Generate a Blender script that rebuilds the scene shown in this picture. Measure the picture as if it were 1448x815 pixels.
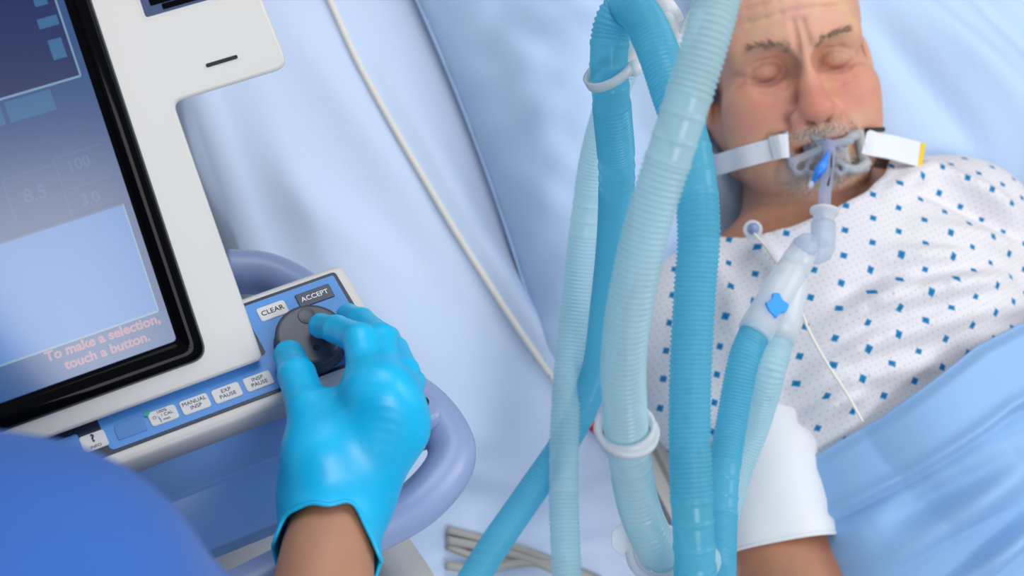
import bpy, bmesh, math, random
import numpy as np
from mathutils import Matrix, Vector, Quaternion

random.seed(7); np.random.seed(7)
for o in list(bpy.data.objects): bpy.data.objects.remove(o, do_unlink=True)
SC = bpy.context.scene
COL = SC.collection

# ------------------------------------------------------------------ camera
FPX = 2413.0                                   # focal length in pixels of the 1448 x 815 frame (60 mm lens)
CAM = np.array([0.0, 0.0, 1.92]); PITCH = math.radians(44)
cR = np.array([1.0, 0, 0]); cU = np.array([0, math.sin(PITCH), math.cos(PITCH)]); cW = np.array([0, math.cos(PITCH), -math.sin(PITCH)])
cd = bpy.data.cameras.new('camera'); cam = bpy.data.objects.new('camera', cd); COL.objects.link(cam)
cam.location = CAM; cam.rotation_euler = (math.radians(90) - PITCH, 0, 0)
cd.sensor_width = 36; cd.lens = FPX * 36 / 1448
cd.dof.use_dof = True; cd.dof.focus_distance = 1.19; cd.dof.aperture_fstop = 7.0; cd.clip_start = 0.01
SC.camera = cam

# ------------------------------------------------------------------ world, lights, exposure
SC.view_settings.view_transform = 'Standard'; SC.view_settings.look = 'None'
SC.view_settings.gamma = 1; SC.view_settings.use_curve_mapping = False
SC.view_settings.exposure = 0.18
w = bpy.data.worlds.new('room_light'); SC.world = w; w.use_nodes = True
w.node_tree.nodes['Background'].inputs[0].default_value = (0.88, 0.94, 1.0, 1)
w.node_tree.nodes['Background'].inputs[1].default_value = 0.40
def area(name, loc, target, sx, sy, power, color):
    l = bpy.data.lights.new(name, 'AREA'); l.shape = 'RECTANGLE'; l.size = sx; l.size_y = sy; l.energy = power; l.color = color
    o = bpy.data.objects.new(name, l); COL.objects.link(o); o.location = loc
    o.rotation_euler = (Vector(target) - Vector(loc)).to_track_quat('-Z', 'Y').to_euler()
    return o
area('ceiling_light', (0.35, 1.5, 3.1), (0.35, 1.5, 0), 1.3, 1.3, 17, (0.97, 0.98, 1.0))
area('side_window_light', (2.4, 0.9, 2.3), (0.05, 1.05, 0.9), 1.2, 1.5, 24, (1.0, 0.985, 0.96))
area('rear_window_light', (1.30, -2.3, 2.70), (0.0, 0.9, 1.0), 1.5, 1.2, 54, (1.0, 0.99, 0.97))

# ------------------------------------------------------------------ pixel <-> place helpers
def ray(x, y): return cR * ((x - 724) / FPX) + cU * (-(y - 407.5) / FPX) + cW
def P(x, y, d): return CAM + ray(x, y) * d
def PL(x, y, o, n):
    r = ray(x, y); return CAM + r * (((o - CAM) @ n) / (r @ n))
ZZ = np.array([0, 0, 1.0])
def nrm(v): v = np.asarray(v, float); return v / np.linalg.norm(v)

# bed back-rest / patient frame: X to the patient's left, Y headward up the back-rest, Z out of the chest
_a = math.radians(24); _t = math.radians(32)
Xp = np.array([math.cos(_a), math.sin(_a), 0]); HV = np.array([-math.sin(_a), math.cos(_a), 0])
Yp = math.cos(_t) * HV + math.sin(_t) * ZZ; Zp = np.cross(Xp, Yp)
Op = P(1130, 325, 1.50)
Mp = np.stack([Xp, Yp, Zp], 1)
def B(x, y, h=0.0): return PL(x, y, Op + Zp * h, Zp)
def Bl(x, y, h=0.0): return (B(x, y, h) - Op) @ Mp
def toP(q): return Op + np.asarray(q, float) @ Mp.T
MT = -0.20                                      # mattress top in this frame
HINGE = -0.56
def bed(l, s, h):
    l = np.asarray(l, float); s = np.asarray(s, float); h = np.asarray(h, float)
    up = np.maximum(s, HINGE); dn = np.minimum(s - HINGE, 0)
    k = np.clip((s - HINGE) / 0.16 + 0.5, 0, 1)[..., None]; k = k * k * (3 - 2 * k)
    nn = Zp * k + ZZ * (1 - k); nn = nn / np.linalg.norm(nn, axis=-1, keepdims=True)
    base = Op + MT * Zp
    return base + l[..., None] * Xp + up[..., None] * Yp + dn[..., None] * HV + (h - MT)[..., None] * nn
# ventilator frames (keypad shelf and screen share the horizontal u axis)
_b = math.radians(28)
Vu = np.array([math.cos(_b), math.sin(_b), 0]); Vh = np.array([-math.sin(_b), math.cos(_b), 0])
def vax(deg): return math.cos(math.radians(deg)) * Vh + math.sin(math.radians(deg)) * ZZ
Ok_ = P(440, 478, 1.15); Kv = vax(12); Kn = np.cross(Vu, Kv)
Sv = vax(55); Sn = np.cross(Vu, Sv); Os = PL(372, 505, Ok_, Kn) + Sn * 0.010
class Fr:
    def __init__(s, o, u, v, n): s.o, s.u, s.v, s.n = map(np.asarray, (o, u, v, n))
    def uv(s, x, y, h=0.0):
        q = PL(x, y, s.o + s.n * h, s.n) - s.o; return (q @ s.u, q @ s.v)
    def at(s, a, b, h=0.0): return s.o + s.u * a + s.v * b + s.n * h
    def px(s, x, y, h=0.0): return PL(x, y, s.o + s.n * h, s.n)
    def M(s, a, b, h=0.0):
        m = Matrix.Identity(4)
        for i, ax in enumerate((s.u, s.v, s.n)):
            for j in range(3): m[j][i] = ax[j]
        p = s.at(a, b, h)
        for j in range(3): m[j][3] = p[j]
        return m
KF = Fr(Ok_, Vu, Kv, Kn); SF = Fr(Os, Vu, Sv, Sn)

# ------------------------------------------------------------------ materials
def lin(c):
    if isinstance(c, str): c = [int(c[i:i + 2], 16) for i in (0, 2, 4)]
    out = []
    for v in c[:3]:
        v = v / 255.0; out.append(v / 12.92 if v <= 0.04045 else ((v + 0.055) / 1.055) ** 2.4)
    return (*out, 1.0)
def mat(name, col, rough=0.5, spec=0.5, metal=0.0, bump=None, emit=None, coat=0.0, sss=0.0, alpha=1.0, trans=0.0, mottle=None, sheen=0.0, ior=None):
    m = bpy.data.materials.new(name); m.use_nodes = True; nt = m.node_tree; b = nt.nodes['Principled BSDF']
    b.inputs['Base Color'].default_value = lin(col) if not isinstance(col, tuple) or len(col) != 4 else col
    b.inputs['Roughness'].default_value = rough; b.inputs['Specular IOR Level'].default_value = spec; b.inputs['Metallic'].default_value = metal
    b.inputs['Coat Weight'].default_value = coat; b.inputs['Coat Roughness'].default_value = 0.08
    b.inputs['Alpha'].default_value = alpha; b.inputs['Transmission Weight'].default_value = trans
    b.inputs['Sheen Weight'].default_value = sheen
    if ior: b.inputs['IOR'].default_value = ior
    if sss:
        b.inputs['Subsurface Weight'].default_value = sss; b.inputs['Subsurface Scale'].default_value = 0.004; b.inputs['Subsurface Radius'].default_value = (1.0, 0.35, 0.2)
    if emit:
        b.inputs['Emission Color'].default_value = lin(emit[0]); b.inputs['Emission Strength'].default_value = emit[1]
    tc = nt.nodes.new('ShaderNodeTexCoord')
    if mottle:
        n = nt.nodes.new('ShaderNodeTexNoise'); n.inputs['Scale'].default_value = mottle[1]; n.inputs['Detail'].default_value = 3
        mx = nt.nodes.new('ShaderNodeMix'); mx.data_type = 'RGBA'
        mx.inputs[6].default_value = lin(col); mx.inputs[7].default_value = lin(mottle[0])
        nt.links.new(tc.outputs['Object'], n.inputs['Vector']); nt.links.new(n.outputs['Fac'], mx.inputs[0]); nt.links.new(mx.outputs[2], b.inputs['Base Color'])
    if bump:
        n = nt.nodes.new('ShaderNodeTexNoise'); n.inputs['Scale'].default_value = bump[0]; n.inputs['Detail'].default_value = 4
        bp = nt.nodes.new('ShaderNodeBump'); bp.inputs['Strength'].default_value = bump[1]; bp.inputs['Distance'].default_value = bump[2] if len(bump) > 2 else 0.002
        nt.links.new(tc.outputs['Object'], n.inputs['Vector']); nt.links.new(n.outputs['Fac'], bp.inputs['Height']); nt.links.new(bp.outputs['Normal'], b.inputs['Normal'])
    return m
def clear_mat(name, col, solid=0.5, rough=0.2, translucent=0.4, tint=None):
    """Milky translucent plastic: part see-through, part glossy body, part glowing-through."""
    m = bpy.data.materials.new(name); m.use_nodes = True; nt = m.node_tree; b = nt.nodes['Principled BSDF']; out = nt.nodes['Material Output']
    b.inputs['Base Color'].default_value = lin(col); b.inputs['Roughness'].default_value = rough; b.inputs['Specular IOR Level'].default_value = 0.6
    tl = nt.nodes.new('ShaderNodeBsdfTranslucent'); tl.inputs[0].default_value = lin(col)
    m1 = nt.nodes.new('ShaderNodeMixShader'); m1.inputs[0].default_value = translucent
    nt.links.new(b.outputs[0], m1.inputs[1]); nt.links.new(tl.outputs[0], m1.inputs[2])
    tr = nt.nodes.new('ShaderNodeBsdfTransparent'); tr.inputs[0].default_value = lin(tint or col)
    m2 = nt.nodes.new('ShaderNodeMixShader'); m2.inputs[0].default_value = solid
    nt.links.new(tr.outputs[0], m2.inputs[1]); nt.links.new(m1.outputs[0], m2.inputs[2]); nt.links.new(m2.outputs[0], out.inputs[0])
    return m
M = {}
M['white_plastic'] = mat('white_plastic', 'd2d0ce', 0.38, bump=(900, 0.03))
M['black_gloss'] = mat('black_gloss', '06070a', 0.08, 0.06)
M['navy_film'] = mat('navy_film', '1d2740', 0.4)
M['blue_film'] = mat('blue_film', '4d8fd8', 0.42)
M['key_grey'] = mat('key_grey', 'd3d3d6', 0.4)
M['key_dark'] = mat('key_dark', '39425a', 0.4)
M['key_blank'] = mat('key_blank', '4580c6', 0.42)
M['key_line'] = mat('key_line', '2f5f9c', 0.45)
M['teal'] = mat('teal_print', '16a08c', 0.5)
M['ink'] = mat('black_ink', '23262e', 0.6)
M['ink_white'] = mat('white_ink', 'f2f4f8', 0.6)
M['dial'] = mat('dial_rubber', '404655', 0.36, bump=(1500, 0.05))
M['dial_dark'] = mat('dial_dark', '171b24', 0.5)
M['handle'] = mat('handle_plastic', '8c9dc6', 0.33)
M['vent_blue'] = mat('ventilator_blue', '7aaae6', 0.28)
M['vent_grey'] = mat('ventilator_grey', 'b9bcc2', 0.45)
M['glass_navy'] = mat('display_glass', '33486e', 0.25)
M['rubber'] = mat('rubber', '2b2c30', 0.7)
M['steel'] = mat('steel', 'b8bcc4', 0.3, metal=1.0)
M['slot'] = mat('slot_black', '050505', 0.6)
M['glove'] = mat('nitrile_glove', '10bcf0', 0.36, 0.45, bump=(220, 0.05, 0.002), sss=0.15)
M['scrub'] = mat('scrub_cotton', '3767b8', 0.85, 0.2, bump=(700, 0.2), sheen=0.1)
M['sheet'] = mat('bed_sheet_cotton', 'c6d5ef', 0.85, 0.2, bump=(60, 0.10, 0.004))
M['pillow'] = mat('pillowcase_cotton', 'b4cceb', 0.85, 0.2, bump=(45, 0.16, 0.004))
M['blanket'] = mat('blanket_cotton', '8fb6e2', 0.85, 0.2, bump=(50, 0.12, 0.004))
M['cuff'] = mat('white_cloth', 'e2e4e9', 0.85, 0.2, bump=(400, 0.1))
M['beige'] = mat('beige_plastic', 'd6d4d0', 0.45)
M['mattress'] = mat('mattress_vinyl', '6f7482', 0.6)
M['frame'] = mat('bed_frame_paint', '8d8f95', 0.5)
M['blue_tube'] = clear_mat('blue_tubing', '80daf0', 0.66, 0.22, 0.54, 'b8edf8')
M['pale_tube'] = clear_mat('pale_tubing', 'd6f0f6', 0.64, 0.20, 0.48, 'def5fb')
M['milky'] = clear_mat('milky_plastic', 'f6f9fc', 0.72, 0.25, 0.45)
M['milky_solid'] = clear_mat('white_clip_plastic', 'f0f3f6', 0.88, 0.35, 0.3)
M['clear'] = clear_mat('clear_plastic', 'eaf0f8', 0.34, 0.1, 0.4)
M['clear_blue'] = clear_mat('clear_blue_tint', 'e2e8fa', 0.38, 0.12, 0.45)
M['clamp'] = clear_mat('clamp_plastic', 'cfd4d8', 0.80, 0.3, 0.3)
M['strap'] = mat('strap_fabric', 'dde0e8', 0.8, 0.2, bump=(500, 0.1))
M['yellow'] = mat('yellow_mark', 'e6c01c', 0.6)
M['pilot_blue'] = mat('pilot_valve_blue', '2f86e6', 0.3)
M['logo_blue'] = mat('logo_blue', '2f9af0', 0.4)
M['cable_white'] = mat('cable_white', 'e4dfd6', 0.5)
M['cable_grey'] = mat('cable_grey', 'a5a19c', 0.55)
M['red'] = mat('red_cap', 'c8202c', 0.4)
M['hair'] = mat('grey_hair', 'cfc6bd', 0.7)
M['brow'] = mat('brow_hair', '97816f', 0.7)
M['dark_hair'] = mat('nurse_hair', '2a1d16', 0.6)
M['floor'] = mat('floor_vinyl', '6c6b6c', 0.5, mottle=('5f5e60', 6))
M['wall'] = mat('wall_paint', '77787c', 0.8, mottle=('6f7074', 3))
M['shoe'] = mat('shoe_white', 'dedede', 0.6)

# ------------------------------------------------------------------ object helpers
def tag(o, label=None, cat=None, group=None, kind=None):
    if label: o['label'] = label
    if cat: o['category'] = cat
    if group: o['group'] = group
    if kind: o['kind'] = kind
    return o
def empty(name, loc, label=None, cat=None, group=None):
    o = bpy.data.objects.new(name, None); COL.objects.link(o); o.location = loc; o.empty_display_size = 0.05
    return tag(o, label, cat, group)
WLOC = {}
def link(o, loc, parent=None):
    COL.objects.link(o); loc = Vector(loc); WLOC[o] = loc
    if parent is not None:
        pl = WLOC.get(parent); pl = parent.location.copy() if pl is None else pl
        o.parent = parent; o.location = loc - pl
    else: o.location = loc
    return o
def mesh(name, V, Fc, m, parent=None, smooth=True, base=False):
    V = np.asarray(V, float); c = (V.min(0) + V.max(0)) / 2
    if base: c[2] = V[:, 2].min()
    me = bpy.data.meshes.new(name); me.from_pydata((V - c).tolist(), [], [list(map(int, f)) for f in Fc]); me.update()
    bm = bmesh.new(); bm.from_mesh(me); bmesh.ops.recalc_face_normals(bm, faces=bm.faces); bm.to_mesh(me); bm.free()
    if smooth: me.polygons.foreach_set('use_smooth', [True] * len(me.polygons))
    o = bpy.data.objects.new(name, me)
    if m is not None: me.materials.append(M[m] if isinstance(m, str) else m)
    return link(o, c, parent)
def rpoly(pts, r, n=5):
    """round the corners of a 2D polygon"""
    out = []; N = len(pts); rr = r if isinstance(r, (list, tuple)) else [r] * N
    for i in range(N):
        p = np.array(pts[i], float); a = np.array(pts[i - 1], float); b = np.array(pts[(i + 1) % N], float)
        da, db = a - p, b - p; la, lb = np.linalg.norm(da), np.linalg.norm(db); q = min(rr[i], la * .45, lb * .45)
        if q < 1e-6: out.append(tuple(p)); continue
        A, Bq = p + da / la * q, p + db / lb * q
        for k in range(n + 1):
            t = k / n; out.append(tuple((1 - t) ** 2 * A + 2 * t * (1 - t) * p + t * t * Bq))
    return out
def prism(name, fr, pts, h0, h1, m, parent=None, bev=0.0, seg=3, holes=None):
    bm = bmesh.new(); vs = [bm.verts.new(fr.at(p[0], p[1], h1)) for p in pts]
    f = bm.faces.new(vs)
    ex = bmesh.ops.extrude_face_region(bm, geom=[f]); nv = [e for e in ex['geom'] if isinstance(e, bmesh.types.BMVert)]
    d = Vector(fr.n * (h0 - h1))
    # the original face stays as cap, moved copy becomes the other cap
    bmesh.ops.translate(bm, verts=nv, vec=d)
    if f.is_valid is False: pass
    bm.faces.ensure_lookup_table(); bm.verts.ensure_lookup_table()
    have = any(all(v in fc.verts for v in vs) and len(fc.verts) == len(vs) for fc in bm.faces)
    if not have: bm.faces.new(vs)
    if bev > 0:
        s = set(vs); ed = [e for e in bm.edges if e.verts[0] in s and e.verts[1] in s]
        bmesh.ops.bevel(bm, geom=ed, offset=bev, segments=seg, affect='EDGES', profile=0.5, clamp_overlap=True)
    bmesh.ops.recalc_face_normals(bm, faces=bm.faces)
    V = np.array([v.co[:] for v in bm.verts]); bm.verts.index_update(); Fc = [[v.index for v in f.verts] for f in bm.faces]; bm.free()
    o = mesh(name, V, Fc, m, parent, smooth=False)
    if bev > 0:
        for p in o.data.polygons: p.use_smooth = len(p.vertices) <= 4
    return o
def rect(u0, v0, u1, v1): return [(u0, v0), (u1, v0), (u1, v1), (u0, v1)]
def text(body, fr, a, b, h, size, m, parent, align='CENTER', bold=0.0, rot=0.0, sx=1.0, name='lettering', spacing=1.0):
    c = bpy.data.curves.new(name, 'FONT'); c.body = body; c.size = size; c.align_x = align; c.align_y = 'CENTER'; c.offset = bold; c.extrude = 0.00006
    c.space_line = spacing; c.resolution_u = 4
    t_o = bpy.data.objects.new('tmp_text', c); COL.objects.link(t_o); me = bpy.data.meshes.new_from_object(t_o); bpy.data.objects.remove(t_o)
    o = bpy.data.objects.new(name, me); me.materials.clear(); me.materials.append(M[m]); COL.objects.link(o)
    mw = fr.M(a, b, h) @ Matrix.Rotation(rot, 4, 'Z') @ Matrix.Diagonal((sx, 1, 1, 1))
    pl = WLOC.get(parent); pl = parent.location.copy() if pl is None else pl
    o.parent = parent; o.matrix_basis = Matrix.Translation(-pl) @ mw
    return o
def spline(pts, n=24, closed=False):
    """centripetal-ish Catmull-Rom through points, n samples a span"""
    p = [np.asarray(q, float) for q in pts]
    if closed: p = [p[-1]] + p + [p[0], p[1]]
    else: p = [2 * p[0] - p[1]] + p + [2 * p[-1] - p[-2]]
    out = []
    for i in range(1, len(p) - 2):
        for k in range(n):
            t = k / n; a, b, c, d = p[i - 1:i + 3]
            out.append(0.5 * (2 * b + (c - a) * t + (2 * a - 5 * b + 4 * c - d) * t * t + (3 * b - a - 3 * c + d) * t ** 3))
    if not closed: out.append(p[-2])
    return np.array(out)
def resample(C, step):
    d = np.r_[0, np.cumsum(np.linalg.norm(np.diff(C, axis=0), axis=1))]; n = max(2, int(d[-1] / step)); s = np.linspace(0, d[-1], n + 1)
    return np.stack([np.interp(s, d, C[:, i]) for i in range(3)], 1), s
def frames(C):
    T = np.gradient(C, axis=0); T /= np.linalg.norm(T, axis=1, keepdims=True)
    n = np.cross(T[0], [0.3, 0.2, 0.9]); n /= np.linalg.norm(n); N = [n]
    for i in range(1, len(C)):
        n = N[-1] - T[i] * (N[-1] @ T[i]); N.append(n / np.linalg.norm(n))
    N = np.array(N); return T, N, np.cross(T, N)
def loft(C, rad, sides=16, caps=True, rb=None, closed=False):
    T, N, Bn = frames(C); rad = np.broadcast_to(rad, (len(C),)); rb = rad if rb is None else np.broadcast_to(rb, (len(C),))
    an = np.arange(sides) * 2 * math.pi / sides
    V = C[:, None] + (N[:, None] * np.cos(an)[None, :, None]) * rad[:, None, None] + (Bn[:, None] * np.sin(an)[None, :, None]) * rb[:, None, None]
    V = V.reshape(-1, 3); Fc = []
    n = len(C)
    for i in range(n - 1 if not closed else n):
        j = (i + 1) % n
        for k in range(sides):
            k2 = (k + 1) % sides; Fc.append((i * sides + k, i * sides + k2, j * sides + k2, j * sides + k))
    if caps and not closed: Fc += [tuple(range(sides))[::-1], tuple(range((n - 1) * sides, n * sides))]
    return V, Fc
def tube(name, pts, r, m, parent=None, sides=12, step=0.004, caps=True, closed=False, n=24):
    C, _ = resample(spline(pts, n, closed), step)
    if closed: C = C[:-1]
    V, Fc = loft(C, r, sides, caps, closed=closed); return mesh(name, V, Fc, m, parent)
def join(parts):
    V = []; Fc = []; k = 0
    for v, f in parts:
        V.append(np.asarray(v)); Fc += [[i + k for i in q] for q in f]; k += len(v)
    return np.concatenate(V), Fc
def box(fr, u0, u1, v0, v1, h0, h1):
    V = [fr.at(a, b, c) for a in (u0, u1) for b in (v0, v1) for c in (h0, h1)]
    return V, [(0, 1, 3, 2), (4, 6, 7, 5), (0, 4, 5, 1), (2, 3, 7, 6), (0, 2, 6, 4), (1, 5, 7, 3)]
def grid(fn, U, Vv):
    """fn(u,v arrays)->xyz ; returns verts, faces of a grid"""
    a, b = np.meshgrid(U, Vv, indexing='ij'); X = fn(a, b).reshape(-1, 3); nu, nv = a.shape
    Fc = [(i * nv + j, (i + 1) * nv + j, (i + 1) * nv + j + 1, i * nv + j + 1) for i in range(nu - 1) for j in range(nv - 1)]
    return X, Fc
_ph = np.random.RandomState(3)
def mknoise(scale, k=14, seed=1):
    r = np.random.RandomState(seed); D = r.normal(size=(k, 3)); D /= np.linalg.norm(D, axis=1, keepdims=True); D *= scale * (0.6 + r.rand(k, 1)); ph = r.rand(k) * 6.28
    def f(p): return sum(np.sin(p @ D[i] + ph[i]) for i in range(k)) / math.sqrt(k)
    return f
def sstep(a, b, x): t = np.clip((x - a) / (b - a), 0, 1); return t * t * (3 - 2 * t)

# ------------------------------------------------------------------ implicit surfaces (continuous bodies)
def cone(a, b, ra, rb):
    a = np.asarray(a, np.float32); b = np.asarray(b, np.float32); ab = b - a; L = float(ab @ ab)
    def f(p):
        t = np.clip(((p - a) @ ab) / L, 0, 1); return np.linalg.norm(p - a - t[:, None] * ab, axis=1) - (ra + (rb - ra) * t)
    return f
def ell(c, r, rot=None):
    c = np.asarray(c, np.float32); r = np.asarray(r, np.float32); Rm = None if rot is None else np.asarray(rot, np.float32)
    def f(p):
        q = p - c
        if Rm is not None: q = q @ Rm
        k0 = np.linalg.norm(q / r, axis=1); k1 = np.linalg.norm(q / (r * r), axis=1) + 1e-9; return k0 * (k0 - 1) / k1
    return f
def smin(a, b, k): h = np.clip(k - np.abs(a - b), 0, None) / k; return np.minimum(a, b) - h * h * k * 0.25
def smax(a, b, k): return -smin(-a, -b, k)
def uni(fs, k):
    def f(p):
        d = None
        for g in fs:
            kk = k
            if isinstance(g, tuple): g, kk = g
            e = g(p); d = e if d is None else smin(d, e, kk)
        return d
    return f
def surfnet(f, lo, hi, res):
    lo = np.asarray(lo, np.float32); n = np.ceil((np.asarray(hi) - lo) / res).astype(int) + 1
    ax = [lo[i] + np.arange(n[i], dtype=np.float32) * res for i in range(3)]
    D = np.empty(n, np.float32); K = 5; nb = -(-n // K)                  # coarse pass first, full sampling only near the surface
    cax = [lo[i] + (np.arange(nb[i], dtype=np.float32) * K + (K - 1) / 2) * res for i in range(3)]
    cp = np.stack(np.meshgrid(*cax, indexing='ij'), -1).reshape(-1, 3).astype(np.float32)
    Dc = np.concatenate([f(cp[i:i + 200000]) for i in range(0, len(cp), 200000)]).astype(np.float32).reshape(nb)
    near = np.abs(Dc) < (K * .5 * 1.7321 * res) * 1.5 + .002
    up = lambda A: A.repeat(K, 0).repeat(K, 1).repeat(K, 2)[:n[0], :n[1], :n[2]]
    D[:] = up(Dc); pt_ = np.argwhere(up(near)); st_ = 300000
    for i in range(0, len(pt_), st_):
        q = pt_[i:i + st_]; D[tuple(q.T)] = f((lo + q * np.float32(res)).astype(np.float32))
    ins = D < 0
    c = np.zeros(tuple(n - 1), np.int8)
    for dx in (0, 1):
        for dy in (0, 1):
            for dz in (0, 1): c += ins[dx:n[0] - 1 + dx, dy:n[1] - 1 + dy, dz:n[2] - 1 + dz]
    act = np.argwhere((c > 0) & (c < 8)); idx = -np.ones(tuple(n - 1), np.int64); idx[tuple(act.T)] = np.arange(len(act))
    acc = np.zeros((len(act), 3)); cnt = np.zeros(len(act))
    cor = [(x, y, z) for x in (0, 1) for y in (0, 1) for z in (0, 1)]
    for a in range(8):
        for b in range(a + 1, 8):
            A, Bc = np.array(cor[a]), np.array(cor[b])
            if np.abs(A - Bc).sum() != 1: continue
            da = D[tuple((act + A).T)]; db = D[tuple((act + Bc).T)]; m = (da < 0) != (db < 0)
            t = np.where(m, da / np.where(m, da - db, 1), 0)[:, None]
            acc += np.where(m[:, None], A + t * (Bc - A), 0); cnt += m
    V = lo + (act + acc / cnt[:, None]) * res
    Fc = []
    for d in range(3):
        e = [0, 0, 0]; e[d] = 1; sl0 = tuple(slice(0, n[i] - e[i]) for i in range(3)); sl1 = tuple(slice(e[i], n[i]) for i in range(3))
        x = np.argwhere(ins[sl0] != ins[sl1]); o1, o2 = [i for i in range(3) if i != d]
        ok = (x[:, o1] > 0) & (x[:, o2] > 0) & (x[:, o1] < n[o1] - 1) & (x[:, o2] < n[o2] - 1); x = x[ok]
        q = []
        for (p1, p2) in ((0, 0), (1, 0), (1, 1), (0, 1)):
            y = x.copy(); y[:, o1] -= p1; y[:, o2] -= p2; q.append(idx[tuple(y.T)])
        Fc.append(np.stack(q, 1))
    return V, np.concatenate(Fc)
def keep_faces(V, Fc, mask):
    Fc = np.asarray(Fc); Fc = Fc[mask[Fc].all(1)]; used = np.unique(Fc); mp = -np.ones(len(V), int); mp[used] = np.arange(len(used))
    return V[used], mp[Fc]
def relax(V, Fc, it=2, lam=0.5):
    Fc = np.asarray(Fc); E = np.concatenate([Fc[:, [i, (i + 1) % 4]] for i in range(4)]); E = np.unique(np.sort(E, 1), axis=0)
    deg = np.bincount(E.ravel(), minlength=len(V))[:, None].clip(1)
    for _ in range(it):
        s = np.zeros_like(V); np.add.at(s, E[:, 0], V[E[:, 1]]); np.add.at(s, E[:, 1], V[E[:, 0]]); V = V + lam * (s / deg - V)
    return V
def colorize(o, cols):
    at = o.data.color_attributes.new('Col', 'FLOAT_COLOR', 'POINT')
    c = np.ones((len(o.data.vertices), 4), np.float32); c[:, :3] = cols; at.data.foreach_set('color', c.ravel())

# ================================================================== SETTING
def slab(name, x0, x1, y0, y1, z0, z1, m):
    V = [(x, y, z) for x in (x0, x1) for y in (y0, y1) for z in (z0, z1)]
    return mesh(name, V, [(0, 1, 3, 2), (4, 6, 7, 5), (0, 4, 5, 1), (2, 3, 7, 6), (0, 2, 6, 4), (1, 5, 7, 3)], m, smooth=False)
tag(slab('floor', -3, 3.5, -1.6, 3.2, -0.08, 0.0, 'floor'), 'grey vinyl floor of the hospital room', 'floor', kind='structure')
tag(slab('wall_back', -3, 3.5, 3.2, 3.3, 0.0, 2.8, 'wall'), 'grey wall behind the head of the bed', 'wall', kind='structure')
tag(slab('baseboard_back', -3, 3.5, 3.18, 3.1999, 0.0, 0.1, 'rubber'), 'dark baseboard along the back wall', 'baseboard', kind='structure')

# ================================================================== BED
LE, RE = -0.415, 0.425
S0, S1 = -1.45, 0.52
def bedbase(): q = bed(np.array(0.0), np.array(-0.5), np.array(MT)); return (q[0], q[1], 0)
hb = empty('hospital_bed', bedbase(), 'hospital bed with raised back rest and pale plastic side rails', 'bed')
def bedslab(name, l0, l1, s0, s1, h0, h1, m, parent, n=40):
    S = np.linspace(s0, s1, n); rows = []
    for (l, h) in ((l0, h0), (l0, h1 - .02), (l0 + .02, h1), (l1 - .02, h1), (l1, h1 - .02), (l1, h0)):
        rows.append(bed(np.full(n, l), S, np.full(n, h)))
    V = np.stack(rows, 1).reshape(-1, 3); k = 6; Fc = []
    for i in range(n - 1):
        for j in range(k): Fc.append((i * k + j, i * k + (j + 1) % k, (i + 1) * k + (j + 1) % k, (i + 1) * k + j))
    Fc += [tuple(range(k)), tuple(range((n - 1) * k, n * k))]
    return mesh(name, V, Fc, m, parent, smooth=False)
bedslab('mattress', LE + .01, RE - .01, S0, S1, MT - .15, MT - .012, 'mattress', hb)
bedslab('deck', LE + .03, RE - .03, S0, S1, MT - .19, MT - .152, 'frame', hb)
BF = Fr(bedbase(), Xp, HV, ZZ)
zdeck = 0.16
V, Fc = join([box(BF, LE + .06, LE + .12, -.85, .95, zdeck, zdeck + .06), box(BF, RE - .12, RE - .06, -.85, .95, zdeck, zdeck + .06),
              box(BF, LE + .12, RE - .12, -.85, -.79, zdeck, zdeck + .06), box(BF, LE + .12, RE - .12, .89, .95, zdeck, zdeck + .06)])
mesh('base_frame', V, Fc, 'frame', hb, smooth=False)
for l in (LE + .2, RE - .2):
    tube('back_rest_strut', [BF.at(l, 0.55, zdeck + .05), bed(np.array(l), np.array(0.22), np.array(MT - .195))], .018, 'frame', hb, n=6)
for l in (LE + .09, RE - .09):
    for s in (-.8, .9):
        V, Fc = loft(np.array([BF.at(l - .02, s, .06), BF.at(l + .02, s, .06)]), .06, 20)
        c = mesh('castor', V, Fc, 'rubber', hb)
        V, Fc = box(BF, l - .03, l + .03, s - .02, s + .02, .09, zdeck + .005); mesh('castor_fork', V, Fc, 'frame', c, smooth=False)
def railpanel(name, pts, l0, l1, parent):
    """pts = (s,h) outline in the plane of the bed side"""
    f = Fr(toP((l1, 0, 0)), Yp, Zp, -Xp)           # normal faces away from the bed
    o = prism(name, f, rpoly(pts, .05, 8), 0.0, l1 - l0, 'beige', parent, bev=.009)
    return o
r1 = railpanel('side_rail', [(.36, -.40), (.36, -.20), (.06, -.20), (.06, -.40)], -.535, -.50, hb)
r2 = railpanel('side_rail', [(-.10, -.32), (-.115, .06), (-.20, .17), (-.52, .17), (-.52, -.32)], -.475, -.44, hb)
f2 = Fr(toP((-.475, 0, 0)), Yp, Zp, -Xp)
prism('rail_recess', f2, rpoly([(-.15, -.22), (-.15, .03), (-.22, .125), (-.47, .125), (-.47, -.22)], .04, 8), 0.0, .004, 'vent_grey', r2, bev=.002)
prism('head_board', Fr(toP((0, S1 + .01, MT)), Xp, Zp, Yp), rpoly(rect(LE, -.25, RE, .16), .05, 6), 0, .03, 'beige', hb, bev=.008)

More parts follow.
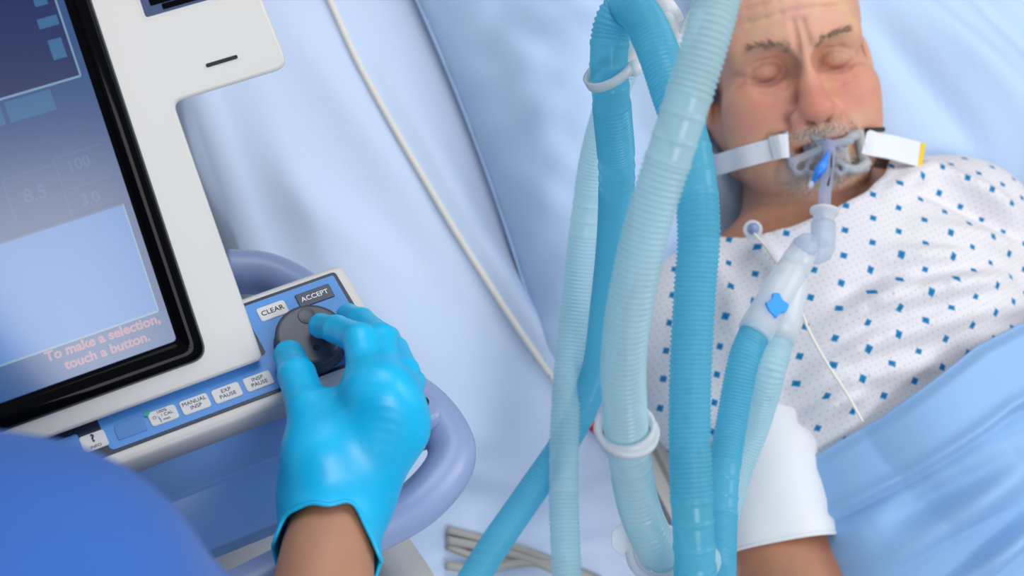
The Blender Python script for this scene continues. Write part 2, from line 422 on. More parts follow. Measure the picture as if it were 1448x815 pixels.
# fitted sheet over the mattress
nz1 = mknoise(9, 12, 5); nz2 = mknoise(30, 16, 6)
def foldfield(l, s, segs):
    """sum of ridges/creases: each (l0,s0,l1,s1,amp,width)"""
    h = np.zeros_like(l)
    for (a, b, c, d, A, wd) in segs:
        ab = np.array([c - a, d - b]); L2 = ab @ ab; t = np.clip(((l - a) * ab[0] + (s - b) * ab[1]) / L2, 0, 1)
        dx, dy = l - a - t * ab[0], s - b - t * ab[1]; r = np.sqrt(dx * dx + dy * dy)
        h = h + A * np.exp(-(r / wd) ** 2) * np.sin(np.pi * (0.12 + 0.76 * t))
    return h
sheet_folds = [(-.42, .33, -.30, -.05, .006, .03), (-.33, .40, -.23, .02, .007, .025), (-.25, .30, -.20, -.02, .009, .018), (-.40, .05, -.24, -.12, .006, .02),
               (-.36, -.06, -.20, -.16, .008, .014), (-.30, -.14, -.16, -.12, .009, .012), (-.28, -.18, -.18, -.20, .008, .014), (-.22, .10, -.17, -.10, .009, .016), (-.38, .22, -.30, .10, .005, .02)]
def sheetfn(c, s):
    over = np.maximum(np.maximum(LE - c, c - RE), 0); l = np.clip(c, LE, RE); r = .03
    ang = np.minimum(over / r, math.pi / 2); sgn = np.where(c < 0, -1, 1)
    l2 = l + sgn * r * np.sin(ang) * (over > 0); drop = r * (1 - np.cos(ang)) + np.maximum(over - r * math.pi / 2, 0)
    q = np.stack([l, s, np.zeros_like(l)], -1)
    ins = sstep(0, .05, np.minimum(c - LE, RE - c))
    h = MT + .002 + ins * (.006 * (nz1(q) + 1) * .5 + .0022 * (nz2(q) + 1)) + 1.5 * foldfield(l, s, sheet_folds) * ins - drop
    l2 = l2 + sgn * (1 - ins) * (over > .03) * .006 * np.sin(s * 23 + nz1(q) * 2)
    return bed(l2, s, h)
def onsheet(x, y, r):                                                  # pixel -> point resting on the sheet
    h = MT + .012
    for _ in range(4):
        q = Bl(x, y, h); p = sheetfn(np.array([q[0]]), np.array([q[1]]))[0]; h = (p - Op) @ Zp + r
    return B(x, y, h)
V, Fc = grid(sheetfn, np.concatenate([np.linspace(LE - .15, LE - .048, 10), np.linspace(LE - .045, LE + .01, 12), np.linspace(LE + .015, RE - .015, 170), np.linspace(RE - .01, RE + .15, 22)]), np.linspace(S0 + .01, S1 - .01, 330))
tag(mesh('fitted_sheet', V, Fc, 'sheet'), 'pale blue fitted sheet stretched over the mattress beside the ventilator', 'sheet')

# pillow
PL0, PL1, PS0, PS1 = -.205, .44, -.03, .46
pc = ((PL0 + PL1) / 2, (PS0 + PS1) / 2); pw = ((PL1 - PL0) / 2, (PS1 - PS0) / 2)
nz3 = mknoise(16, 16, 9); nz4 = mknoise(45, 20, 10); nz5 = mknoise(120, 22, 12)
pil_folds = [(-.19, .05, -.05, .12, .010, .018), (-.18, .0, -.06, .03, .010, .014), (-.17, .20, -.06, .22, .006, .02), (-.18, .30, -.04, .28, .006, .018), (-.15, -.01, -.10, .09, .010, .012),
             (.20, .20, .27, .02, -.012, .016), (.20, .34, .32, .12, -.010, .020), (.30, .28, .40, .05, -.014, .022), (.24, .25, .34, .02, .010, .022), (-.12, .36, -.02, .18, .006, .02), (.36, .36, .44, .10, .012, .02)]
def pillowfn(side):
    def fn(a, b):
        ra = np.abs(a) ** 2.6; rb = np.abs(b) ** 2.6
        t = np.clip(1 - ra, 0, 1) ** .55 * np.clip(1 - rb, 0, 1) ** .55
        pin = 1 - .05 * (np.abs(a) ** 3) * (1 - np.abs(b)) ; l = pc[0] + pw[0] * a * (1 - .04 * (1 - b * b)) ; s = pc[1] + pw[1] * b * (1 - .05 * (1 - a * a))
        q = np.stack([l, s, np.zeros_like(l)], -1)
        if side < 0: return bed(l, s, MT + .020 + 0 * t)
        dent = .085 * np.exp(-(((l - .06) / .12) ** 2 + ((s - .17) / .14) ** 2)) + .03 * np.exp(-(((l - .06) / .10) ** 2 + ((s - .02) / .10) ** 2))
        ed = sstep(0, .25, t)
        h = MT + .020 + .125 * t - dent * ed + ed * (.007 * nz3(q) + .0030 * nz4(q) + 1.5 * foldfield(l, s, pil_folds)) + .0022 * nz5(q) * ed * sstep(.08, .0, l)
        h = h + (1 - ed) * .004 * np.sin(s * 90 + l * 60)
        return bed(l, s, np.maximum(h, MT + .0205))
    return fn
u_ = np.sin(np.linspace(-1, 1, 120) * math.pi / 2); v_ = np.sin(np.linspace(-1, 1, 110) * math.pi / 2)
V, Fc = join([grid(pillowfn(1), u_, v_), grid(pillowfn(-1), u_, v_)])
pw_o = mesh('pillow', V, Fc, 'pillow'); tag(pw_o, 'light blue pillow with creased case under the patient\'s head', 'pillow')
seam = []
for k in np.linspace(0, 1, 60): seam.append((u_[-1] * 0 - 1, -1 + 2 * k))
SV = [bed(np.array(pc[0] + pw[0] * a * (1 - .04 * (1 - b * b)) - .0012), np.array(pc[1] + pw[1] * b), np.array(MT + .022)) for a, b in seam]
tube('seam', SV[::3], .0016, 'pillow', pw_o, 8)

# ================================================================== VENTILATOR
vb = Fr(np.array([*(Ok_ + Vh * .12 - Vu * .13)[:2], 0.0]), Vu, Vh, ZZ)
ven = empty('ventilator', vb.o, 'white and blue ventilator with large touch screen and keypad shelf', 'ventilator')
# --- screen housing
hv = lambda x, y, h=0: SF.uv(x, y, h)
uR = -0.0065; vW = 0.178                       # right edge of the frame, lower edge of the wing
uL = -0.33; vT = 0.34
hous = [(uL, 0.0), (-.002, 0.0), (uR, vW), (uR + .080, vW), (uR + .066, vT), (uL, vT)]
hp = rpoly(hous, [.012, .004, .006, .010, .02, .02], 6)
prism('screen_housing', SF, hp, -.075, 0.0, 'white_plastic', ven, bev=.0095, seg=5)
# bezel frame (ring)
bi = (-.30, .0318, -.0525, .30); bo = (-.318, .0155, -.0375, .318)
def ring(name, fr, outer, inner, h0, h1, m, parent, bev=.0015):
    n = len(outer); V = []; 
    for pts, h in ((outer, h0), (outer, h1 - bev), ([(np.array(o) * .0 + np.array(o) + (np.array(i) - np.array(o)) * .12) for o, i in zip(outer, inner)], h1), (inner, h1 - bev * .5), (inner, h0)):
        V += [fr.at(p[0], p[1], h) for p in pts]
    Fc = []
    for r in range(4):
        for k in range(n): Fc.append((r * n + k, r * n + (k + 1) % n, (r + 1) * n + (k + 1) % n, (r + 1) * n + k))
    return mesh(name, V, Fc, m, parent)
outer = rpoly([(bo[0], bo[1]), (bo[2], bo[1]), (bo[2], bo[3]), (bo[0], bo[3])], .010, 6)
inner = rpoly([(bi[0], bi[1]), (bi[2], bi[1]), (bi[2], bi[3]), (bi[0], bi[3])], .003, 6)
bz = ring('screen_bezel', SF, outer, inner, -.006, .0035, 'black_gloss', ven)
prism('bezel_rim', SF, rpoly(rect(bo[0] - .0012, bo[1] - .0012, bo[2] + .0012, bo[3] + .0012), .011, 6), -.001, .0006, 'navy_film', bz)
# --- screen and its picture
def scr(name, col, e, rough=.17): return mat(name, '03050a', rough, .42, emit=(col, e))
M['scr_mid'] = scr('screen_mid', '3a62a4', .50); M['scr_dark'] = scr('screen_dark', '182f6c', .60); M['scr_light'] = scr('screen_light', '5c94de', .62)
M['scr_strip'] = scr('screen_strip', '4673b4', .52); M['scr_key'] = scr('screen_key', '3f7cb4', .55); M['scr_line'] = scr('screen_line', '86b0d0', .62); M['scr_faint'] = scr('screen_faint', '4e78b8', .50)
M['scr_pink'] = scr('screen_pink_text', 'b48aa4', .66); M['scr_yellow'] = scr('screen_yellow_text', '93a08c', .7)
SH = .0010
sc = prism('screen', SF, inner, -.004, SH, 'scr_mid', ven)
def spatch(name, pix, m, lift=.00005, fit=None):
    pts = [SF.uv(x, y, SH) for x, y in pix] if fit is None else fit
    return prism(name, SF, pts, SH - .0002, SH + lift, m, sc)
x_r1 = SF.uv(115, 110, SH)[0]; y_1 = SF.uv(115, 107, SH)[1]
spatch('waveform_window', None, 'scr_dark', fit=rect(bi[0], y_1, x_r1, bi[3]))
y_m = SF.uv(128, 118, SH)[1] - .009
for x0 in (-.078, -.110, -.142):
    spatch('screen_key', None, 'scr_key', fit=rect(x0 - .029, y_1 - .0155, x0, y_1 - .0025))
spatch('window_border', None, 'scr_line', .0001, rect(bi[0], y_1 - .0007, x_r1, y_1 + .0007))
spatch('window_border', None, 'scr_line', .0001, rect(x_r1 - .0006, y_1, x_r1 + .0006, bi[3]))
for (x, y, w_, h_) in ((68, 31, .0125, .0062), (81, 69, .0085, .0125), (57, 1, .0080, .006)):
    a, b = SF.uv(x, y, SH); spatch('readout_box', None, 'scr_key', .0001, rect(a - w_ / 2, b - h_ / 2, a + w_ / 2, b + h_ / 2))
y_l = SF.uv(175, 288, SH)[1]
xr = SF.uv(224, 440, SH)[0]; yb = SF.uv(224, 440, SH)[1]
spatch('settings_window', None, 'scr_light', fit=rect(bi[0], yb, xr, y_l))
spatch('window_border', None, 'scr_line', .0001, rect(bi[0], yb - .0007, xr, yb + .0007)); spatch('window_border', None, 'scr_line', .0001, rect(xr - .0005, yb, xr + .0005, y_l))
spatch('window_border', None, 'scr_faint', .0001, rect(bi[0], y_l - .0006, xr, y_l + .0006))
spatch('prompt_strip', None, 'scr_strip', fit=rect(bi[0], bi[1] + .0005, bi[2] - .0005, yb - .0008))
for (x0, y0, x1, y1) in ((20, 252, 82, 275), (87, 228, 150, 245), (102, 262, 160, 278)):
    a, b = SF.uv(x0, y0, SH); c, d = SF.uv(x1, y1, SH)
for (a, b, wd, hg) in ((-.108, .150, .031, .027), (-.075, .158, .030, .018), (-.075, .137, .030, .018)):
    for r in (rect(a - wd / 2, b + hg / 2 - .0006, a + wd / 2, b + hg / 2), rect(a - wd / 2, b - hg / 2, a - wd / 2 + .0006, b + hg / 2)):
        spatch('value_box', None, 'scr_faint', .0001, r)
text('8.5', SF, -.107, .149, SH + .0001, .012, 'scr_faint', sc, bold=.0002); text('100', SF, -.076, .159, SH + .0001, .010, 'scr_faint', sc, bold=.0002); text('3.0', SF, -.076, .136, SH + .0001, .010, 'scr_faint', sc, bold=.0002)
a, b = SF.uv(149, 487, SH)
text('To make a selection,\ntouch a button.', SF, a, b, SH + .0001, .0088, 'scr_pink', sc, bold=.0003, sx=1.02)
# --- small status display and card slot on the wing
a, b = SF.uv(206, 25); 
sd = prism('status_display', SF, rpoly(rect(a, b, a + .062, b + .05), .002, 4), -.002, .0006, 'glass_navy', ven, bev=.0003)
prism('display_rim', SF, rpoly(rect(a - .0014, b - .0014, a + .0634, b + .0514), .003, 4), -.002, .0002, 'key_grey', sd)
for (x0, y0, x1, y1) in ((.005, .0060, .058, .030), (.012, .0018, .060, .0056), (.005, .033, .058, .046)):
    prism('display_segment', SF, rpoly(rect(a + x0, b + y0, a + x1, b + y1), .0008, 3), 0, .0008, 'black_gloss', sd)
a0 = SF.uv(291, 93); a1 = SF.uv(340, 79); vm = (a0[1] + a1[1]) / 2
sl = prism('card_slot', SF, rpoly(rect(a0[0] - .001, vm - .0018, a1[0] + .001, vm + .0018), .0016, 5), -.002, .0003, 'key_grey', ven)
prism('slot_opening', SF, rpoly(rect(a0[0], vm - .0013, a1[0] - .002, vm + .0013), .0012, 5), -.002, .0005, 'slot', sl)

# --- keypad shelf
ku = lambda x, y, h=0: KF.uv(x, y, h)
TR = [(-.33, -.0385), (.0465, -.0385), (.0445, .0500), (-.33, .0500)]
tray = prism('keypad_tray', KF, rpoly(TR, [.006, .009, .007, .006], 6), -.020, -.0006, 'white_plastic', ven, bev=.0045, seg=5)
q1 = ku(372, 501); q2 = ku(80, 612)
# L-shaped membrane: navy outer, blue inner
cx = ku(338.6, 431)[0]
om = [(-.33, -.0305), (.0395, -.0305), (.0370, .0440), (-.075, .0440), (-.075, q1[1] + .02), (-.33, q1[1] + .02)]
mem = prism('keypad_membrane', KF, rpoly(om, [.001, .004, .003, .001, .001, .001], 5), -.0008, 0.0, 'navy_film', ven)
bl = ku(150, 598); bl2 = ku(166, 634)
im_bot = rpoly([(-.1505, -.0282), (.0362, -.0282), (.0345, .0415), (-.0335, .0415), (q1[0] + .0022, q1[1] - .0012), (-.1505, q1[1] - .0018)], [.004, .0015, .0015, .0015, .0035, .004], 5)
prism('membrane_field', KF, im_bot, -.0004, .0003, 'blue_film', mem)
def quad(pix, h=0.0): return [KF.uv(x, y, h) for x, y in pix]
def key(name, cu, cv, wd, hg, m, r=.0022, lines=None, size=.0042, ink='ink', part='key', bold=0.0):
    o = prism(name, KF, rpoly(rect(cu - wd / 2, cv - hg / 2, cu + wd / 2, cv + hg / 2), r, 5), -.0002, .0011, m, ven, bev=.0005, seg=2)
    if lines: text(lines, KF, cu, cv, .0012, size, ink, o, bold=bold)
    return o
c = ku(385.5, 440.5); tag(key('button', c[0], c[1], .0205, .0115, 'key_grey', lines='CLEAR', size=.0055, bold=.00004), 'grey button reading CLEAR')
c = ku(445, 419.5); tag(key('button', c[0], c[1], .0255, .0115, 'key_dark', .0012, 'ACCEPT', .0054, 'ink_white', bold=.00004), 'dark button reading ACCEPT')
kv = -.0172
for (x, y, t, sz) in ((365.5, 540, 'INSP\nPAUSE', .0040), (321, 556.5, 'EXP\nPAUSE', .0040), (276, 572.5, 'MANUAL\nINSP', .0040)):
    c = ku(x, y); tag(key('button', c[0], c[1], .0192, .0112, 'key_grey', lines=t, size=sz), 'grey button reading ' + t.replace('\n', ' '))
c = ku(231, 588.5); o2 = key('button', c[0], c[1], .0188, .0112, 'key_grey', r=[.001, .002, .002, .006][0] if 0 else .0026)
tag(o2, 'grey button reading 100% O2 / CAL 2 min')
text('100%', KF, c[0], c[1] + .0033, .0012, .0032, 'ink', o2, bold=0.0); text('O', KF, c[0] - .0058, c[1] + .0001, .0012, .0033, 'ink', o2, bold=0.0); text('2', KF, c[0] - .0032, c[1] - .0008, .0012, .0026, 'ink', o2, bold=0.0)
text('/ CAL', KF, c[0] + .0026, c[1] + .0001, .0012, .0033, 'ink', o2, bold=0.0); text('2 min', KF, c[0], c[1] - .0032, .0012, .0032, 'ink', o2, bold=0.0)
t_ = rpoly([(c[0] - .0118, c[1] + .0034), (c[0] - .0108, c[1] + .0066), (c[0] - .0062, c[1] + .0068), (c[0] - .0082, c[1] + .0036)], .0012, 4)
prism('teal_mark', KF, t_, .0002, .0013, 'teal', o2)
c = ku(184, 605.5)
bk = prism('button', KF, rpoly(rect(c[0] - .0098, c[1] - .0062, c[0] + .0098, c[1] + .0062), [.0015, .0015, .0015, .008], 6), -.0002, .0008, 'key_blank', ven, bev=.0003, seg=2)
tag(bk, 'unmarked blue blank button')
c = ku(133, 625); ib = key('button', c[0], c[1], .0165, .0125, 'key_grey'); tag(ib, 'grey button reading ? INFO')
text('?', KF, c[0], c[1] + .0020, .0012, .0078, 'ink', ib, bold=.0003); text('INFO', KF, c[0], c[1] - .0042, .0012, .0032, 'ink', ib)
c = ku(95, 634); tag(key('button', c[0], c[1], .018, .0145, 'key_blank'), 'bluish button at the shelf end half under the sleeve')
# --- rotary dial
def lathe(name, fr, cu, cv, prof, m, parent, n=64):
    V = []; 
    for r, h in prof:
        for k in range(n):
            t = 2 * math.pi * k / n; V.append(fr.at(cu + r * math.cos(t), cv + r * math.sin(t), h))
    Fc = [(i * n + k, i * n + (k + 1) % n, (i + 1) * n + (k + 1) % n, (i + 1) * n + k) for i in range(len(prof) - 1) for k in range(n)]
    Fc.append(tuple(range((len(prof) - 1) * n, len(prof) * n)))
    return mesh(name, V, Fc, m, parent)
KH = .0135
dc = KF.uv(439, 471, KH)
DU, DV = dc
dial = lathe('dial', KF, DU, DV, [(.0245, -.0005), (.0245, .0010), (.0238, .0015), (.0236, .0095), (.0236, .0112), (.0232, .0126), (.0222, KH - .0002), (.0205, KH), (.0195, KH - .0001), (.010, KH - .0002), (.002, KH - .0002)], 'dial', ven)
tag(dial, 'dark grey rotary dial')
dd = KF.uv(434, 447, KH)
lathe('finger_dimple', KF, dd[0], dd[1], [(.0062, KH - .0002), (.0060, KH + .0004), (.0054, KH + .0003), (.0040, KH - .00005), (.0015, KH - .0001)], 'dial', dial, 32)
ds = KF.uv(447, 492, KH)
lathe('dial_screw', KF, ds[0], ds[1], [(.0022, KH - .0002), (.0021, KH + .0004), (.0014, KH + .0003), (.0012, KH + .00005), (.0004, KH + .00005)], 'dial_dark', dial, 24)
# --- blue body under the shelf (profile swept along u): coordinates (forward along Vh, up) relative to the keypad origin
VF = Fr(Ok_, Vu, Vh, ZZ)
def sweep(name, prof, u0, u1, m, parent, bevel=0.0):
    n = len(prof); V = [VF.at(u, f, z) for u in (u0, u1) for f, z in prof]
    Fc = [(k, (k + 1) % n, n + (k + 1) % n, n + k) for k in range(n)] + [tuple(range(n))[::-1], tuple(range(n, 2 * n))]
    o = mesh(name, V, Fc, m, parent, smooth=False)
    if bevel:
        md = o.modifiers.new('bevel', 'BEVEL'); md.width = bevel; md.segments = 4; md.limit_method = 'ANGLE'
        for p in o.data.polygons: p.use_smooth = True
        wn = o.modifiers.new('wn', 'WEIGHTED_NORMAL')
    return o
sweep('body_shell', [(-.026, -.022), (-.026, -.074), (-.052, -.108), (-.044, -.130), (.060, -.15), (.060, -.008)], -.34, -.004, 'vent_blue', ven, .003)
sweep('front_cabinet', [(-.02, -.125), (-.02, -.175), (.02, -.60), (.24, -.60), (.24, -.145)], -.35, -.03, 'vent_grey', ven, .01)
sweep('back_case', [(.05, .00), (.30, .00), (.26, .26), (.20, .26)], -.31, -.05, 'vent_grey', ven, .012)
o = sweep('corner_wedge', [(-.0200, -.0205), (-.0325, -.066), (-.020, -.080), (.01, -.04)], -.205, -.139, 'white_plastic', ven, .004)
# --- handle: one loop round the shelf
hpts = [PL(318, 384, Ok_ - ZZ * .055, ZZ), PL(374, 388, Ok_ - ZZ * .06, ZZ), PL(425, 412, Ok_ - ZZ * .065, ZZ), PL(478, 460, Ok_ - ZZ * .068, ZZ), PL(540, 530, Ok_ - ZZ * .070, ZZ), PL(610, 585, Ok_ - ZZ * .072, ZZ),
        PL(639, 645, Ok_ - ZZ * .075, ZZ), PL(598, 706, Ok_ - ZZ * .078, ZZ), PL(520, 752, Ok_ - ZZ * .08, ZZ), PL(420, 800, Ok_ - ZZ * .08, ZZ), PL(300, 860, Ok_ - ZZ * .08, ZZ), PL(120, 945, Ok_ - ZZ * .08, ZZ)]
C_, _ = resample(spline(hpts, 20), .004); V, Fc = loft(C_, .0168, 24, True)
hd = mesh('carry_handle', V, Fc, 'handle', ven)
C2 = np.array([PL(606, 560, Ok_ - ZZ * .052, ZZ) + Vh * .004 * k for k in (0, 1)])
# mounting lug with bolt hole next to the hand
lug = KF
lp = PL(603, 572, Ok_ - ZZ * .050, ZZ)
LF = Fr(lp, Vu, Vh, ZZ)
lg = prism('handle_lug', LF, rpoly([(-.03, -.012), (.004, -.014), (.010, -.002), (.004, .012), (-.03, .012)], .006, 6), -.03, 0.0, 'handle', hd, bev=.003)
lathe('bolt_hole', LF, -.002, .003, [(.0052, -.001), (.0050, .0008), (.0036, .0008), (.0030, -.0012), (.0006, -.0012)], 'dial_dark', hd, 24)
# --- cart
V, Fc = box(vb, -.04, .04, .02, .10, .10, Ok_[2] - .55); mesh('cart_column', V, Fc, 'vent_grey', ven, smooth=False)
for k in range(4):
    t = math.radians(45 + 90 * k); d = vb.u * math.cos(t) + vb.v * math.sin(t); c0 = vb.at(0, .06, .11)
    V, Fc = loft(np.array([c0, c0 + d * .26]), np.array([.035, .026]), 12); lg = mesh('cart_leg', V, Fc, 'vent_grey', ven)
    e = c0 + d * .24; V, Fc = loft(np.array([e - vb.u * .015 - ZZ * .06, e + vb.u * .015 - ZZ * .06]), .05, 20); mesh('castor', V, Fc, 'rubber', lg)

# ================================================================== PATIENT
# head frame: x to the patient's left, y to the crown, z out of the face; origin level with the eyes
e3 = nrm(-ray(1122, 110)); e1 = nrm(cR - e3 * (cR @ e3)); e2 = np.cross(e3, e1)
Hz = nrm(e3 + .20 * e1 + .06 * e2); Hy = nrm(-.185 * e1 + .98 * e2 - Hz * ((-.185 * e1 + .98 * e2) @ Hz)); Hx = np.cross(Hy, Hz)
Hm = np.stack([Hx, Hy, Hz], 1)
Ho = P(1136, 90, 1.54) - Hz * .083
HF = Fr(Ho, Hx, Hy, Hz)
def toH(q): return Ho + np.asarray(q, float) @ Hm.T
def HP(x, y, z): return PL(x, y, Ho + Hz * z, Hz)
def HL(x, y, z): return (HP(x, y, z) - Ho) @ Hm
def sym(fn): return [fn(1), fn(-1)]
def head_sdf():
    add = [ell((0, .040, -.020), (.072, .088, .100)), (ell((0, .045, .030), (.062, .060, .050)), .04),
           (ell((0, -.045, .022), (.060, .074, .060)), .03), (ell((0, -.092, .048), (.034, .030, .034)), .03)]
    for s in (1, -1):
        add += [(cone((s * .058, -.045, -.022), (s * .030, -.100, .045), .018, .018), .035), (ell((s * .044, -.027, .052), (.026, .022, .026)), .03), (ell((s * .040, -.060, .045), (.026, .030, .028)), .03)]
    add += [(cone((-.048, .021, .063), (-.012, .0165, .081), .012, .0115), .018), (cone((.048, .021, .063), (.012, .0165, .081), .012, .0115), .018),
            (cone((0, .020, .079), (0, -.040, .103), .0098, .0125), .014), (ell((0, -.042, .105), (.0145, .0125, .0135)), .010), (cone((-.006, -.103, .062), (.006, -.103, .062), .0185, .0185), .020)]
    for s in (1, -1):
        add += [(ell((s * .0160, -.0462, .092), (.0095, .0092, .0115)), .007), (ell((s * .033, -.0175, .0665), (.015, .0055, .008)), .008), (ell((s * .079, -.010, -.015), (.007, .031, .018), None), .008)]
    add += [(ell((0, -.068, .078), (.030, .014, .018)), .02), (ell((0, -.088, .076), (.024, .009, .016)), .014)]
    add += [(cone((-.056, -.080, -.006), (-.020, -.1165, .036), .015, .0150), .007), (cone((.056, -.080, -.006), (.020, -.1165, .036), .015, .0150), .007), (cone((-.020, -.1165, .036), (.020, -.1165, .036), .0150, .0150), .007)]
    base = uni(add, .03)
    lids = [ell((s * .033, -.001, .0665), (.0160, .0120, .0130)) for s in (1, -1)]
    sock = [ell((s * .031, -.003, .092), (.022, .013, .019)) for s in (1, -1)] + [ell((s * .017, .000, .088), (.007, .010, .012)) for s in (1, -1)]
    cuts = [(ell((0, -.0765, .095), (.024, .0045, .022)), .006), (ell((.0068, -.0525, .103), (.0042, .0036, .006)), .003), (ell((-.0068, -.0525, .103), (.0042, .0036, .006)), .003)]
    def f0(p):
        d = base(p)
        for g in sock: d = smax(d, -g(p), .012)
        for g in lids: d = smin(d, g(p), .004)
        for g, k in cuts: d = smax(d, -g(p), k)
        return d
    def zs(x, y):                                      # height of the face at x, y
        p = np.array([[x, y, .15]], np.float32)
        for _ in range(80):
            v = float(f0(p)[0]); p[0, 2] -= v * .7
            if v < .0002: break
        return p[0].copy()
    grooves = []
    def line(pts, r):
        q = [zs(*c) for c in pts]
        for a_, b_ in zip(q[:-1], q[1:]): grooves.append(cone(a_, b_, r, r))
    for s in (1, -1):
        line([(s * .0195, -.038), (s * .0265, -.050), (s * .033, -.064), (s * .037, -.080)], .0034)
        line([(s * .0062, .010), (s * .0050, .022), (s * .0042, .038)], .0024)
        line([(s * .018, -.0165), (s * .031, -.0235), (s * .044, -.0200)], .0016)
        line([(s * .0175, -.0055), (s * .025, -.0098), (s * .033, -.0112), (s * .041, -.0098), (s * .0475, -.006)], .0015)
        line([(s * .018, .0045), (s * .026, .0085), (s * .037, .0085), (s * .046, .0035)], .0016)
        line([(s * .054, .000), (s * .062, .006)], .0012); line([(s * .054, -.006), (s * .063, -.010)], .0012)
        line([(s * .040, -.085), (s * .044, -.100)], .002)
    for y in (.046, .058, .070): line([(x, y + .002 * math.cos(x * 60)) for x in (-.042, -.028, -.014, 0, .014, .028, .042)], .0014)
    def f(p):
        d = f0(p)
        near = d < .02
        if near.any():
            pn = p[near]; dn = d[near]
            for g in grooves: dn = smax(dn, -(g(pn) - .0002), .0035)
            d = d.copy(); d[near] = dn
        return d
    return f
hsdf = head_sdf()
BX = .082                                            # middle of the body in the bed frame
SHr, SHl = (-.085, -.045, -.105), (.215, -.035, -.105)
EL_r, WR_r = Bl(1120, 830, -.085), (-.105, -.52, -.115)
torso = uni([ell((BX, -.20, -.105), (.142, .27, .092)), ell((BX, -.075, -.098), (.140, .10, .084)), ell((BX, -.36, -.095), (.142, .18, .098)),
             cone((.045, .0, -.095), (-.065, -.035, -.105), .045, .052), cone((.075, .0, -.105), (.195, -.025, -.105), .040, .052)], .05)
arms = uni([cone(SHr, EL_r, .048, .044), cone(EL_r, WR_r, .043, .029), cone(SHl, (.275, -.32, -.125), .054, .045), cone((.275, -.32, -.125), (.24, -.54, -.11), .042, .028)], .02)
neck = uni([cone((.05, -.035, -.120), (toH((0, -.055, -.040)) - Op) @ Mp, .055, .050), cone((.05, -.035, -.098), (toH((0, -.118, -.042)) - Op) @ Mp, .040, .034)], .03)
rem = np.float32(Op); Mpf = Mp.astype(np.float32); Hmf = Hm.astype(np.float32)
def hand_r(p):                                       # relaxed right hand lying on the mattress below the frame
    return None
fing = []
for i, (dx, L) in enumerate(((-.028, .070), (-.010, .080), (.009, .078), (.026, .060))):
    k0 = np.array([WR_r[0] + dx * .8, WR_r[1] - .085, -.128]); fing += [(cone(np.array(WR_r), k0, .018, .012), .015), (cone(k0, k0 + [dx * .15, -L * .55, .004], .0095, .0085), .006), (cone(k0 + [dx * .15, -L * .55, .004], k0 + [dx * .2, -L, -.010], .0085, .007), .006)]
fing += [(cone((WR_r[0] + .022, WR_r[1] - .03, -.13), (WR_r[0] + .050, WR_r[1] - .075, -.135), .012, .0095), .012), (cone((WR_r[0] + .050, WR_r[1] - .075, -.135), (WR_r[0] + .055, WR_r[1] - .105, -.138), .0095, .0075), .006)]
handf = uni(fing, .012)
legs = uni([cone((BX - .09, -.55, -.11), (BX - .10, -.60, -.11), .08, .08)], .02)
def body_sdf(p):                                     # p in the bed frame
    wp = p @ Mpf.T + rem; hp_ = (wp - np.float32(Ho)) @ Hmf
    d = smin(torso(p), arms(p), .03); d = smin(d, handf(p), .012); d = smin(d, neck(p), .025)
    return smin(d, hsdf(hp_), .006)
def body_head(p):                                    # p in the head frame
    wp = p @ Hmf.T + np.float32(Ho); bp_ = (wp - rem) @ Mpf
    d = smin(smin(torso(bp_), arms(bp_), .03), neck(bp_), .025)
    return smin(d, hsdf(p), .006)
Vh_, Fh_ = surfnet(body_head, (-.11, -.19, -.13), (.11, .14, .13), .0019)
Vh_ = relax(Vh_, Fh_, 1, .4); Vhw = toH(Vh_)
Vb_, Fb_ = surfnet(body_sdf, (-.20, -.75, -.22), (.36, .06, .06), .0075)
Vb_ = relax(Vb_, Fb_, 2, .5); Vbw = toP(Vb_)
inh = (Vbw - Ho) @ Hm; keepb = ~((np.abs(inh[:, 0]) < .098) & (inh[:, 1] > -.170) & (inh[:, 1] < .14) & (np.abs(inh[:, 2]) < .12))
Vbk, Fbk = keep_faces(Vbw, Fb_, keepb)
pat = empty('person', (*toP((BX, -.3, 0))[:2], toP((BX, -.3, MT))[2]), 'bald patient lying back on the pillow with eyes closed and breathing tube in mouth', 'person')
def skinmat(name, rough=.5):
    m = mat(name, 'c89078', rough, .35, sss=.12, bump=(420, .12, .0012)); nt = m.node_tree; a = nt.nodes.new('ShaderNodeAttribute'); a.attribute_name = 'Col'
    n = nt.nodes.new('ShaderNodeTexNoise'); n.inputs['Scale'].default_value = 60; n.inputs['Detail'].default_value = 4; tc = nt.nodes['Texture Coordinate']
    mx = nt.nodes.new('ShaderNodeMix'); mx.data_type = 'RGBA'; mx.blend_type = 'OVERLAY'; mx.inputs[0].default_value = .22
    nt.links.new(tc.outputs['Object'], n.inputs['Vector']); nt.links.new(a.outputs['Color'], mx.inputs[6]); nt.links.new(n.outputs['Color'], mx.inputs[7]); nt.links.new(mx.outputs[2], nt.nodes['Principled BSDF'].inputs['Base Color'])
    return m
M['skin'] = skinmat('patient_skin'); M['nskin'] = mat('nurse_skin', 'c08f74', .5, .35, sss=.1, mottle=('ad7a60', 40), bump=(500, .1, .001))
V, Fc = join([(Vhw, Fh_), (Vbk, Fbk)])
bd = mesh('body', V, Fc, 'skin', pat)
def blob(q, c, r): return np.exp(-(((q - np.array(c)) / np.array(r)) ** 2).sum(1))[:, None]
q = (V - Ho) @ Hm
base_c = np.array(lin('cd9a81')[:3]); col = np.tile(base_c, (len(V), 1))
def mixc(c, w_): 
    global col
    col = col * (1 - w_) + np.array(lin(c)[:3]) * w_
mixc('dcae98', .7 * blob(q, (0, .055, .07), (.06, .035, .06)))
mixc('c46a60', .70 * blob(q, (0, -.038, .105), (.018, .022, .03)))
